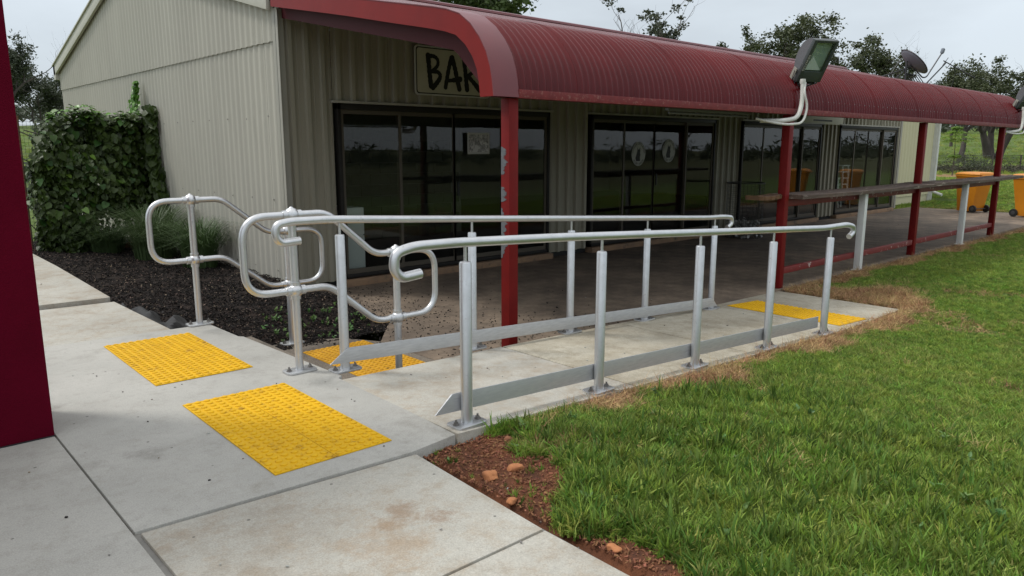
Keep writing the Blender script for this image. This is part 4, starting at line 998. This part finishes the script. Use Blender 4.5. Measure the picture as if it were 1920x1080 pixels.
while cnt < 290:
    r = vine_point()
    if not r or r[0].z < .3: continue
    p, n_ = r; p = p+n_.normalized()*.04
    o = link_mesh('leaf', lme2 if (p.z > 1.85 and random.random() < .6 or random.random() < .06) else lme, vine, p); o.rotation_euler = leaf_rot(n_).to_euler(); s_ = random.uniform(.075, .125); o.scale = (s_*random.uniform(.7, 1.1), s_, s_); cnt += 1
vm = MB(); vl = MB(); 
for k_ in range(15000):
    r = vine_point()
    if not r: continue
    p, n_ = r; R3 = leaf_rot(n_)@Matrix.Diagonal((random.uniform(.65, 1.1), 1, 1)); s_ = random.uniform(.035, .095); tgt = vl if (p.z > 1.9 and random.random() < .45) else vm
    p = p-n_.normalized()*random.uniform(-.03, .16)
    tgt.add([p+R3@(v*s_) for v in lv], lf)
# runner climbing the wall
for k_ in range(300):
    f = random.random(); zz = 1.82+.62*f; w = .40*(1-f)**2.2+.018; yy = 13.05+random.uniform(-w, w)*1.3
    p = Vector((3.86-random.random()*.08-.12*(1-f), yy, zz)); R3 = leaf_rot(Vector((-1, -.2, .2))); s_ = random.uniform(.03, .07)
    vl.add([p+R3@(v*s_) for v in lv], lf)
for k_ in range(300):   # edge against the wall
    zz = random.uniform(.2, 2.05); p = Vector((3.85-random.random()*.1, 12.55-.25*random.random()-.12*math.sin(zz*3), zz)); R3 = leaf_rot(Vector((-.6, -1, .2))); s_ = random.uniform(.08, .14)
    vm.add([p+R3@(v*s_) for v in lv], lf)
o = vm.build('foliage', M['vine'], vine); o['kind'] = 'stuff'; o = vl.build('young_foliage', M['vinelt'], vine); o['kind'] = 'stuff'
b_ = MB()
for k_ in range(16):
    x = random.uniform(2.1, 3.8); b_.tube([(x+random.uniform(-.1, .1)*j, 12.82+.05*random.random(), -.15+j*.3) for j in range(7)], .008, 4)
b_.build('stem', M['bark'], vine)

# ================================================================== tussocks by the gable
def tussock(x, y, z, h, r, nb, label, m_=M['tuss']):
    b_ = MB()
    for k_ in range(nb):
        a = random.uniform(0, 2*PI); q = r*.35*math.sqrt(random.random()); l_ = h*random.uniform(.6, 1.1); sp_ = random.uniform(.15, 1.0)*r*1.3; w = random.uniform(.004, .009)
        bx, by = x+q*math.cos(a), y+q*math.sin(a); dx, dy = math.cos(a+random.uniform(-.6, .6)), math.sin(a+random.uniform(-.6, .6)); V = []
        for j in range(5):
            f = j/4; zz = z+l_*(math.sin(f*1.9)/math.sin(1.57)*.9 if f < .85 else math.sin(f*1.9)*.9); cx, cy = bx+dx*sp_*f*f*1.1, by+dy*sp_*f*f*1.1; ww = w*(1-f*.9)
            V += [(cx-dy*ww, cy+dx*ww, zz), (cx+dy*ww, cy-dx*ww, zz)]
        b_.add(V, [(2*j, 2*j+1, 2*j+3, 2*j+2) for j in range(4)])
    o = b_.build('grass_tussock', m_); tag(o, label, 'tussock', 'long grass tussocks by the shed wall'); return o
tussock(3.35, 11.3, -.22, .85, .75, 900, 'tall dark grass tussock beside the vine, behind the left handrail loop')
tussock(3.55, 10.1, -.2, .72, .6, 700, 'arching grass tussock against the shed wall, nearest the corner')
tussock(3.0, 12.4, -.22, .55, .6, 450, 'low scraggly grass tussock in front of the trellis mesh')

# ================================================================== scatter machinery
def make_coll(name, meshes):
    c_ = bpy.data.collections.new(name)
    for i, me_ in enumerate(meshes): o = bpy.data.objects.new(name+'_piece', me_); c_.objects.link(o)
    return c_
def scatter(name, pts, coll, nvar, label, cat=None, tilt=.15, smin=.7, smax=1.3, scl=None):
    n_ = len(pts); me_ = bpy.data.meshes.new(name); me_.vertices.add(n_); me_.vertices.foreach_set('co', np.asarray(pts, np.float32).ravel())
    rot = np.stack([rng.normal(0, tilt, n_), rng.normal(0, tilt, n_), rng.uniform(0, 2*PI, n_)], 1).astype(np.float32)
    scv = rng.uniform(smin, smax, n_).astype(np.float32)
    if scl is not None: scv *= np.asarray(scl, np.float32)
    a = me_.attributes.new('rot', 'FLOAT_VECTOR', 'POINT'); a.data.foreach_set('vector', rot.ravel())
    a = me_.attributes.new('scl', 'FLOAT', 'POINT'); a.data.foreach_set('value', scv)
    a = me_.attributes.new('idx', 'INT', 'POINT'); a.data.foreach_set('value', rng.integers(0, nvar, n_).astype(np.int32))
    o = bpy.data.objects.new(name, me_); C.objects.link(o)
    g = bpy.data.node_groups.new(name+'_scatter', 'GeometryNodeTree'); g.interface.new_socket('Geometry', in_out='INPUT', socket_type='NodeSocketGeometry'); g.interface.new_socket('Geometry', in_out='OUTPUT', socket_type='NodeSocketGeometry')
    gi = g.nodes.new('NodeGroupInput'); go = g.nodes.new('NodeGroupOutput'); ip = g.nodes.new('GeometryNodeInstanceOnPoints'); ci = g.nodes.new('GeometryNodeCollectionInfo')
    ci.inputs['Collection'].default_value = coll; ci.inputs['Separate Children'].default_value = True; ci.inputs['Reset Children'].default_value = True
    def na(nm, ty, so_):
        q = g.nodes.new('GeometryNodeInputNamedAttribute'); q.data_type = ty; q.inputs[0].default_value = nm; return q.outputs[so_]
    g.links.new(gi.outputs[0], ip.inputs['Points']); g.links.new(ci.outputs[0], ip.inputs['Instance']); ip.inputs['Pick Instance'].default_value = True
    g.links.new(na('idx', 'INT', 0), ip.inputs['Instance Index']); g.links.new(na('scl', 'FLOAT', 0), ip.inputs['Scale'])
    rv = na('rot', 'FLOAT_VECTOR', 0); er = g.nodes.new('FunctionNodeEulerToRotation'); g.links.new(rv, er.inputs[0]); g.links.new(er.outputs[0], ip.inputs['Rotation'])
    g.links.new(ip.outputs[0], go.inputs[0])
    md = o.modifiers.new('scatter', 'NODES'); md.node_group = g
    tag(o, label, kind='stuff'); return o
def blade_clump(nb, l0, l1, w, spread, lean, m_, rad, segs=3, tuft=False):
    b_ = MB()
    for k_ in range(nb):
        a = random.uniform(0, 2*PI); r = rad*math.sqrt(random.random()); bx, by = r*math.cos(a), r*math.sin(a)
        h = random.uniform(l0, l1); d = random.uniform(0, 2*PI) if not tuft else a+random.uniform(-.7, .7); le = random.uniform(.1, 1)*lean*h; ww = w*random.uniform(.6, 1.3); dx, dy = math.cos(d), math.sin(d); V = []
        tw = random.uniform(0, PI); sx, sy = math.cos(tw), math.sin(tw)
        for j in range(segs+1):
            f = j/segs; zz = h*f*(1-.25*f*min(lean, 1.5)); q = le*f*f; wj = ww*(1-f**1.5)*.5+.0003
            V += [(bx+dx*q-sx*wj, by+dy*q-sy*wj, zz-.004), (bx+dx*q+sx*wj, by+dy*q+sy*wj, zz-.004)]
        b_.add(V, [(2*j, 2*j+1, 2*j+3, 2*j+2) for j in range(segs)])
    return b_.mesh('clump', m_)
random.seed(21)
lush = [blade_clump(nb_, .3*hh_, hh_, ww_, .1, ln_, M[q], rad_, 4, True) for q, nb_, hh_, ww_, ln_, rad_ in (('grass', 14, .068, .0070, .85, .012), ('grass', 18, .090, .0085, .6, .016), ('grassd', 16, .075, .0070, .8, .02), ('grassy', 12, .075, .0095, .9, .012), ('grass', 22, .07, .0055, .9, .03), ('grassd', 9, .105, .010, .55, .01))]
mown = [blade_clump(26, .018, .046, .0042, .1, 1.0, M[q], .035, 2) for q in ('grass', 'grass', 'grassd', 'grassy', 'grass')]
strw = [blade_clump(14, .02, .06, .004, .1, 2.6, M['straw'], .04, 3) for q in range(4)]
weedm = []
for k_ in range(3):
    b_ = MB(); 
    for j in range(10):
        a = random.uniform(0, 2*PI); R3 = Euler((random.uniform(.1, .9), 0, a)).to_matrix(); s_ = random.uniform(.02, .045); zz = random.uniform(.01, .05)
        b_.add([R3@Vector((x*s_*.55, y*s_, z*s_))+Vector((0, 0, zz)) for x, y, z in lv], lf)
    weedm.append(b_.mesh('weed', M['weed']))
cl_l, cl_m, cl_s, cl_w = make_coll('lush', lush), make_coll('mown', mown), make_coll('straw', strw), make_coll('weed', weedm)
# ---- lawn points
def nz2(x, y, s): return math.sin(x*s+1.3)*math.cos(y*s*1.17+.5)+.6*math.sin(x*s*2.3+y*s*1.9)+.4*math.sin(-x*s*4.1+y*s*3.7)
def in_lawn(x, y):
    if x < 1.86+.03*(y-1.4): return False
    if x < 8.47: return y < 2.80+max(0, x-5)*.055*.9-.01
    if x < 23.3: return y < 4.42
    return y < 9.4
P1, S1, P2, S2, P3, P4 = [], [], [], [], [], []
for k_ in range(190000):
    u = random.random(); x = 1.86+ 22*u**1.7; y = random.uniform(-1.2, 4.42) if x < 23.3 else random.uniform(-1.2, 9.4)
    if y < -.5+.05*x-1.0 and x > 4: pass
    if not in_lawn(x, y): continue
    so1, st = soilm(x, y), strawm(x, y); v_ = nz2(x, y, 2.2)*.18+nz2(x, y, 7)*.08; z = groundz(x, y)
    if so1+v_+random.uniform(-.12, .12) > .5:
        if random.random() < .11*sm(1.15, .4, so1+v_): P1.append((x, y, z)); S1.append(random.uniform(.3, .8))
        continue
    dist = math.hypot(x, y)
    if st+v_*1.2+random.uniform(-.2, .2) > .5:
        if random.random() < .75: P3.append((x, y, z)); 
        continue
    tall = sm(5.4, 3.6, x+.5*nz2(x, y, 1.3)*.5)*sm(-.7, .6, y+.3) 
    clm = nz2(x*1.0, y*1.0, 6.5)+.5*nz2(x, y, 15)
    if tall > .35 and random.random() < .36*(1.1+.9*clm):
        P1.append((x, y, z)); S1.append(.55+.75*tall+.25*v_)
    if nz2(x+9, y, 3.1)+nz2(x, y+4, 1.1) > 1.35 and random.random() < .6:
        if random.random() < .3: P3.append((x, y, z))
        continue
    if tall > .35 and random.random() < .45: continue
    P2.append((x, y, z)); S2.append((.9+.35*v_+.5*sm(8, 4, x))*(1+.03*max(0, x-8)))
    if random.random() < .010 and x < 4.5: P4.append((x, y, z+.02))
# extra density near
for k_ in range(26000):
    x = random.uniform(1.9, 5.2); y = random.uniform(-.6, 2.8)
    if not in_lawn(x, y) or soilm(x, y)+nz2(x, y, 2.2)*.18+random.uniform(-.12, .12) > .5 or strawm(x, y)+nz2(x, y, 3)*.15 > .5: continue
    if random.random() < .20*(1+.9*nz2(x, y, 7)): P1.append((x, y, groundz(x, y))); S1.append((.5+.5*sm(5.2, 3.2, x)+.15*nz2(x, y, 3))*(.5 if y > 2.45 and x > 2.9 else 1))
    elif random.random() < .5: P2.append((x, y, groundz(x, y))); S2.append(1.1)
S1 = [s_*(1-.45*sm(.35, .9, math.sin(x*1.9+2)*math.cos(y*2.3))) for s_, (x, y, z) in zip(S1, P1)]
scatter('long_grass', P1, cl_l, 6, 'long green grass tufts by the path', scl=S1, tilt=.14)
scatter('lawn_grass', P2, cl_m, 5, 'short mown lawn grass', scl=S2, tilt=.2)
# straw strips
for k_ in range(9000):
    x = random.uniform(2.9, 9.6); y = random.uniform(2.4, 4.4)
    if in_lawn(x, y) and strawm(x, y)+random.uniform(-.3, .1) > .35: P3.append((x, y, groundz(x, y)))
scatter('dry_grass', P3, cl_s, 4, 'dry straw coloured grass along the concrete edges', tilt=.5)
for k_ in range(7):
    y = random.uniform(.2, 2.75); x = 1.9+random.random()*.55; P4.append((x, y, groundz(x, y)))
for k_ in range(80):
    x = 2.75+random.random()*1.0; y = random.uniform(6.0, 6.8); P4.append((x, y, mulz(x, y)+.005))
scatter('weeds', P4, cl_w, 3, 'small broad leaved weeds in grass, soil and mulch', tilt=.3, smin=.4, smax=.9)
# wing lawn + far meadow tufts
P5 = []; S5 = []
for k_ in range(26000):
    x = random.uniform(23.35, 48); y = random.uniform(4, 19)
    if 21 < x < 28.75 and y > 9.55: continue
    if strawm(x, y) > .6 and random.random() < .8: continue
    P5.append((x, y, groundz(x, y))); S5.append(1.8+.04*(x-23))
scatter('meadow_grass', P5, cl_m, 5, 'green grass beyond the verandah end', scl=S5)
P6 = []
for k_ in range(9000):
    D = random.uniform(48, 130); lat = random.uniform(-.75, .75)*D; x, y = D*SY+lat*CY, D*CY-lat*SY
    P6.append((x, y, groundz(x, y)))
scatter('field_tufts', P6, make_coll('tuft', [blade_clump(26, .12, .35, .02, .1, .8, M[q], .3, 2) for q in ('grass', 'grassy', 'grassy')]), 3, 'rough pasture tufts on the rising field')
# ---- mulch chips
def chip_mesh(m_):
    b_ = MB(); s_ = [random.uniform(.5, 1) for _ in range(3)]; V = [(random.choice((-1, 1))*.015*0+x*.016*s_[0]+random.uniform(-.003, .003), y*.010*s_[1]+random.uniform(-.003, .003), z*.005*s_[2]+random.uniform(-.002, .002)) for x in (-1, 1) for y in (-1, 1) for z in (-1, 1)]
    return b_.add(V, [(0,1,3,2),(4,6,7,5),(0,4,5,1),(2,3,7,6),(0,2,6,4),(1,5,7,3)]).mesh('chip', m_)
chips = make_coll('chip', [chip_mesh(M['chip']) for _ in range(7)]+[chip_mesh(M['chip']) for _ in range(5)]+[chip_mesh(M['chippale'])])
P7 = []; random.seed(5)
while len(P7) < 42000:
    x = random.uniform(1.88, 3.9); y = 5.9+8*random.random()**1.4
    P7.append((x, y, mulz(x, y)+.006))
for k_ in range(9000):
    x = 2.9+abs(random.gauss(0, 1.4)); y = random.uniform(4.3, 8.05)
    den = math.exp(-((x-4.0)**2/.9+(y-6.9)**2/1.6))+.55*math.exp(-((x-4.6)**2/.5+(y-4.9)**2/.35))+.5*math.exp(-((x-6.0)**2/1.2+(y-5.0)**2/.25))+.03
    if x < 3.9 and y > 5.9: continue
    if 2.75 < x < 3.45 and 4.45 < y < 5.75 and random.random() < .93: continue
    if random.random() < den*.55: P7.append((x, y, -.298))
scatter('bark_mulch', P7, chips, 13, 'dark bark mulch chips in the bed and spilt on the verandah floor', tilt=.6, smin=.25, smax=.85)
# ---- soil clods
clods = make_coll('clod', [chip_mesh(M['clod']) for _ in range(5)])
P8 = []
for k_ in range(12000):
    y = random.uniform(-.5, 2.8); x = 1.87+random.random()*.7
    if soilm(x, y)+random.uniform(-.2, .2) > .4: P8.append((x, y, groundz(x, y)+.004))
scatter('soil_crumbs', P8, clods, 5, 'crumbs of red soil along the path edge', tilt=.8, smin=.12, smax=.6)
# ---- leaf litter on concrete
litter = make_coll('litter', [chip_mesh(M['bolt']), chip_mesh(M['chip']), chip_mesh(M['decal']), chip_mesh(M['chippale'])])
P9 = []
for k_ in range(70):
    x, y = random.uniform(-.2, 2.1), random.uniform(.9, 6)
    P9.append((x, y, .003))
for k_ in range(60): x = random.uniform(2.3, 8.3); y = random.uniform(2.95, 4.0); P9.append((x, y, rampz(x)+.003))
for k_ in range(160): P9.append((random.uniform(4, 22), random.uniform(4.7, 8.0), -.297))
for k_ in range(30): P9.append((random.uniform(.2, 1.8), random.uniform(7.8, 12), .035))
scatter('leaf_litter', P9, litter, 4, 'scattered specks of leaf litter on the concrete', tilt=.1, smin=.15, smax=.55)

# ---- stones
def stone(x, y, s_, label, seed, m_=M['stone']):
    random.seed(seed); bm = bmesh.new(); bmesh.ops.create_icosphere(bm, subdivisions=3, radius=1)
    ph = [random.uniform(0, 6) for _ in range(6)]
    for v in bm.verts:
        c_ = v.co; d = 1+.16*math.sin(c_.x*2.6+ph[0])+.14*math.sin(c_.y*3.1+ph[1])+.10*math.sin(c_.z*4+c_.x*3+ph[2])+.05*math.sin(c_.y*9+ph[3])+random.uniform(-.012, .012)
        v.co = Vector((c_.x*1.25*d, c_.y*.85*d, max(c_.z*.68*d, -.45)))*s_
    me_ = bpy.data.meshes.new('stone'); bm.to_mesh(me_); bm.free(); me_.materials.append(m_); me_.polygons.foreach_set('use_smooth', [True]*len(me_.polygons)); me_.set_sharp_from_angle(angle=math.radians(32))
    o = link_mesh('stone', me_, None, (x, y, groundz(x, y)+s_*.25), (0, 0, seed*1.3)); tag(o, label, 'stone', 'orange stones by the path'); return o
stone(2.045, 2.385, .034, 'orange stone nearest the path edge, left of the pair by the grass', 1)
stone(2.19, 2.375, .032, 'rounded orange stone at the grass edge, right of the pair', 2)
stone(2.40, 2.66, .022, 'small brown stone on red soil near the ramp corner', 3, M['clod'])
stone(1.97, 2.16, .022, 'reddish stone half buried beside the path edge', 5)
stone(1.99, 1.62, .024, 'flat orange stone close to the path in the foreground soil', 6)

# ================================================================== trees
def tree(name, label, x, y, h, crown_r, m_, seed, clumps=70, per=60, leaf=.26, trunk_r=None, lean=0., stems=1, base_f=.35, group=None, clump_r=.9, bare=0., cat='tree'):
    random.seed(seed); z0 = groundz(x, y)-.2 if True else 0
    t_ = thing(name, (x, y, z0), label, cat, group)
    tr = MB(); cr_ = MB(); tips = []; tR = trunk_r or h*.022
    def limb(p, d, L_, r, lev):
        n_ = 5; pts = [p]; rs = [r]
        for i in range(n_):
            d = (d+Vector((random.gauss(0, .16), random.gauss(0, .16), random.gauss(.04, .10)))).normalized(); p = p+d*L_/n_; pts.append(p); rs.append(r*(1-.5*(i+1)/n_))
            if lev < 3 and i >= 1 and random.random() < (.75 if lev else .8):
                a = random.uniform(0, 2*PI); side = Vector((math.cos(a), math.sin(a), random.uniform(.1, .9))); nd = (d*.5+side*.8).normalized()
                limb(p, nd, L_*random.uniform(.5, .8), rs[-1]*.6, lev+1)
        tr.tube(pts, rs, 6 if lev < 2 else 4)
        if lev >= 1: tips.append(p); 
        if lev >= 2: tips.append(pts[3])
    for s_ in range(stems):
        a = 2*PI*s_/max(stems, 1)+.5; d = Vector((math.cos(a)*(.35 if stems > 1 else 0)+lean, math.sin(a)*(.35 if stems > 1 else 0), 1)).normalized()
        p0 = Vector((x+math.cos(a)*tR*(stems > 1), y+math.sin(a)*tR*(stems > 1), z0)); p1 = p0+d*h*base_f
        mid = p0.lerp(p1, .5)+Vector((random.uniform(-.15, .15), random.uniform(-.15, .15), 0)); tr.tube([p0-Vector((0, 0, .1)), p0+d*.3, mid, p1], [tR*1.5, tR, tR*.85, tR*.7], 8)
        for k_ in range(3):
            a2 = 2*PI*k_/3+random.uniform(-.5, .5); limb(p1, (d+Vector((math.cos(a2), math.sin(a2), random.uniform(.3, 1.1)))*.8).normalized(), h*(1-base_f)*.52, tR*.55, 0)
    c0 = Vector((x+lean*h*.6, y, z0+h*(base_f+.33)))
    # clip tips into the crown envelope
    good = [q for q in tips if ((q.x-c0.x)/crown_r)**2+((q.y-c0.y)/crown_r)**2+((q.z-c0.z)/(h*.40))**2 < 1.5 and q.z < z0+h*1.02]
    random.shuffle(good)
    while len(good) < clumps and good and not bare: q = random.choice(good); good.append(q+Vector((random.gauss(0, .6), random.gauss(0, .6), random.gauss(0, .4)))*clump_r)
    good = good[:clumps]
    V = []; F = []
    for q in good:
        rr = clump_r*random.uniform(.4, .85)
        for k_ in range(int(1.5*per*random.uniform(.5, 1.4))):
            o_ = Vector((random.gauss(0, .5), random.gauss(0, .5), random.gauss(0, .36)))*rr; c_ = q+o_
            a = Vector((random.uniform(-1, 1), random.uniform(-1, 1), random.uniform(-.8, .4))).normalized(); b2 = a.cross(Vector((random.uniform(-1, 1), random.uniform(-1, 1), random.uniform(-1, 1)))).normalized()
            s2 = leaf*random.uniform(.5, 1.2); w2 = s2*.6; i0 = len(V); V += [c_-a*s2*.5, c_+b2*w2*.5, c_+a*s2*.5, c_-b2*w2*.5]; F.append((i0, i0+1, i0+2, i0+3))
    if V: cr_.add(V, F); cr_.build('crown', m_, t_)
    tr.build('trunk', M['bark'], t_, smooth=True, angle=60)
    return t_
def at(px, D):   # ground point under image column px at forward distance D
    lat = (px-960)/1395.4*D; return D*SY+lat*CY, D*CY-lat*SY
TR = [
 # px, D, height, crown_r, mat, seed, extra
 ('gum_tree', 'gum tree rising above the roof left of the floodlight, widest crown', 1478, 62, 12.3, 3.6, 'gum', 1, dict(clumps=120, per=62)),
 ('gum_tree', 'small round gum crown above the roof right of the dead branches', 1372, 70, 11.6, 1.7, 'gum', 2, dict(clumps=46, per=65, clump_r=.8)),
 ('gum_tree', 'gum tree with open crown just right of the floodlight', 1600, 66, 10.7, 1.7, 'gum', 3, dict(clumps=48, per=60)),
 ('gum_tree', 'leaning gum tree with bare forked limbs between floodlight and dish', 1640, 72, 10.6, 1.7, 'gum', 4, dict(clumps=34, per=55, lean=.05)),
 ('gum_tree', 'low dark gum tree just right of the satellite dish', 1768, 90, 8.6, 2.2, 'gumdk', 5, dict(clumps=44, per=60)),
 ('gum_tree', 'spreading multi stemmed gum tree beyond the end of the verandah', 1846, 70, 9.4, 4.0, 'gum', 6, dict(clumps=100, per=62, stems=3, base_f=.28, trunk_r=.38)),
 ('gum_tree', 'gum tree with slanting trunk left of the multi stemmed tree', 1786, 66, 8.2, 2.4, 'gum', 7, dict(clumps=60, per=70, lean=.28, trunk_r=.26)),
 ('gum_tree', 'dark gum tree at right edge behind the last post', 1925, 84, 8.8, 3.6, 'gumdk', 8, dict(clumps=90, per=65)),
 ('gum_tree', 'distant dark tree on the rise behind the bright sapling', 1742, 110, 8.5, 4.0, 'gumdk', 9, dict(clumps=80, per=60)),
 ('gum_tree', 'pale green gum crown peeping over the roof ridge', 872, 34, 9.6, 2.6, 'gumlt', 10, dict(clumps=110, per=75)),
 ('gum_tree', 'tall sparse gum tree beside the maroon wall', 36, 66, 12.2, 2.3, 'gumdk', 11, dict(clumps=90, per=60, base_f=.32)),
 ('gum_tree', 'broad dark gum tree between maroon wall and shed', 96, 74, 9.4, 3.4, 'gumdk', 12, dict(clumps=120, per=70, base_f=.22)),
 ('gum_tree', 'small dark gum tree touching the shed roof corner', 142, 84, 8.6, 2.8, 'gumdk', 13, dict(clumps=80, per=60, base_f=.2)),
 ('dead_tree', 'nearly bare dead tree with upright limbs above the roof', 1168, 56, 12.6, 2.8, 'gumdk', 14, dict(clumps=22, per=26, bare=1, clump_r=.6, trunk_r=.34)),
 ('dead_tree', 'burnt tree with tufted regrowth right of the bare dead tree', 1236, 58, 12.6, 2.0, 'gumdk', 15, dict(clumps=52, per=36, clump_r=.6, trunk_r=.36)),
]
for nm, lab, px, D, h, cr0, m_, sd_, ex in TR:
    x, y = at(px, D); tree(nm, lab, x, y, h, cr0, M[m_], sd_, group='trees beyond the shed', **ex)
# sapling
x, y = at(1776, 47); t_ = thing('sapling', (x, y, groundz(x, y)), 'bright lime green sapling with feathery flat foliage near the fence', 'sapling')
z0 = groundz(x, y); MB().tube([(x, y, z0), (x+.05, y, z0+1.2), (x, y+.05, z0+2.6)], [.035, .025, .012], 6).build('trunk', M['bark'], t_); b_ = MB(); random.seed(9)
for k_ in range(1500):
    lev = random.choice((2.9, 2.7, 2.45, 2.2, 1.2)); r = {2.9: .3, 2.7: .55, 2.45: .8, 2.2: .7, 1.2: .35}[lev]; a = random.uniform(0, 2*PI); q = r*math.sqrt(random.random())
    c_ = Vector((x+q*math.cos(a), y+q*math.sin(a), z0+lev-.22*q*q+random.gauss(0, .05))); dd = Vector((math.cos(a), math.sin(a), -.2))*.09; s2 = Vector((-math.sin(a), math.cos(a), random.uniform(-.5, .5)))*.03
    b_.add([c_-dd, c_+s2, c_+dd, c_-s2], [(0, 1, 2, 3)])
b_.build('crown', M['sap'], t_)
# scrub line along the fence
def leafmass(name, pts, m_, leaf, per, r, label):
    V = []; F = []
    for (x, y, z, s_) in pts:
        for k_ in range(per):
            c_ = Vector((x, y, z))+Vector((random.gauss(0, .5), random.gauss(0, .5), abs(random.gauss(0, .5))*.8))*r*s_; a = Vector((random.uniform(-1, 1), random.uniform(-1, 1), random.uniform(-.3, 1))).normalized(); b2 = a.cross(Vector((random.random(), random.random(), random.random()-.5))).normalized()
            i0 = len(V); s2 = leaf*random.uniform(.5, 1.3); V += [c_-a*s2*.5, c_+b2*s2*.12, c_+a*s2*.5, c_-b2*s2*.12]; F.append((i0, i0+1, i0+2, i0+3))
    b_ = MB(); b_.add(V, F); o = b_.build(name, m_); tag(o, label, kind='stuff'); return o
random.seed(31); pts = []
for px in range(1690, 2050, 4):
    for _ in range(2):
        x, y = at(px, 53+random.uniform(-1.5, 1.5)); pts.append((x, y, groundz(x, y)+.05, random.uniform(.4, 1.0)))
leafmass('dry_scrub', pts, M['scrub'], .22, 80, .7, 'dry grey brown scrub along the far fence')
x, y = at(1812, 51); pts = [(x+random.gauss(0, .7), y+random.gauss(0, .7), groundz(x, y)+random.uniform(.2, .9), 1) for _ in range(16)]
leafmass('shrub', pts, M['gumdk'], .16, 90, .7, 'x'); o = bpy.data.objects['shrub']; del o['kind']; tag(o, 'rounded dark shrub at the fence right of the lime sapling', 'shrub')
# fence
t_ = thing('wire_fence', (*at(1850, 54), groundz(*at(1850, 54))), 'wire fence with thin posts across the far paddock', 'fence')
fp = [at(px, 54) for px in range(1640, 2200, 52)]
for (x, y) in fp: z = groundz(x, y); MB().box(x-.04, x+.04, y-.04, y+.04, z-.3, z+1.25).build('post', M['bark'], t_)
for hz in (.35, .75, 1.2): MB().tube([(x, y, groundz(x, y)+hz) for x, y in fp], .012 if hz > 1 else .008, 4).build('wire', M['wire'], t_)
# treeline wood seen behind and in reflections
random.seed(41); pts = []
for k_ in range(520):
    a = random.uniform(PI*.95, PI*2.12); D = random.uniform(150, 185); hh = random.choice((.6, .8, 1, 1.5)); x, y = D*math.cos(a), D*math.sin(a)
    for j in range(3): pts.append((x+random.gauss(0, 2), y+random.gauss(0, 2), groundz(x, y)+random.uniform(.1, 1)*2.6*hh, random.uniform(.5, 1.1)))
leafmass('distant_wood', pts, M['gumdk'], 1.6, 26, 2.8, 'dark belt of trees across the sports field')
pts = []
for k_ in range(170):
    px = random.uniform(-300, 2300); D = random.uniform(150, 175)
    x, y = at(px, D); 
    for j in range(3): pts.append((x+random.gauss(0, 2), y+random.gauss(0, 2), groundz(x, y)+random.uniform(.2, 1)*3.2, random.uniform(.8, 1.3)))
leafmass('hill_wood', pts, M['gumdk'], 1.5, 30, 2.8, 'dark woodland along the top of the rise')
# litter: small green shoot in the mulch
for o in list(bpy.data.objects):
    if o.type == 'EMPTY' and o.name not in WL: pass
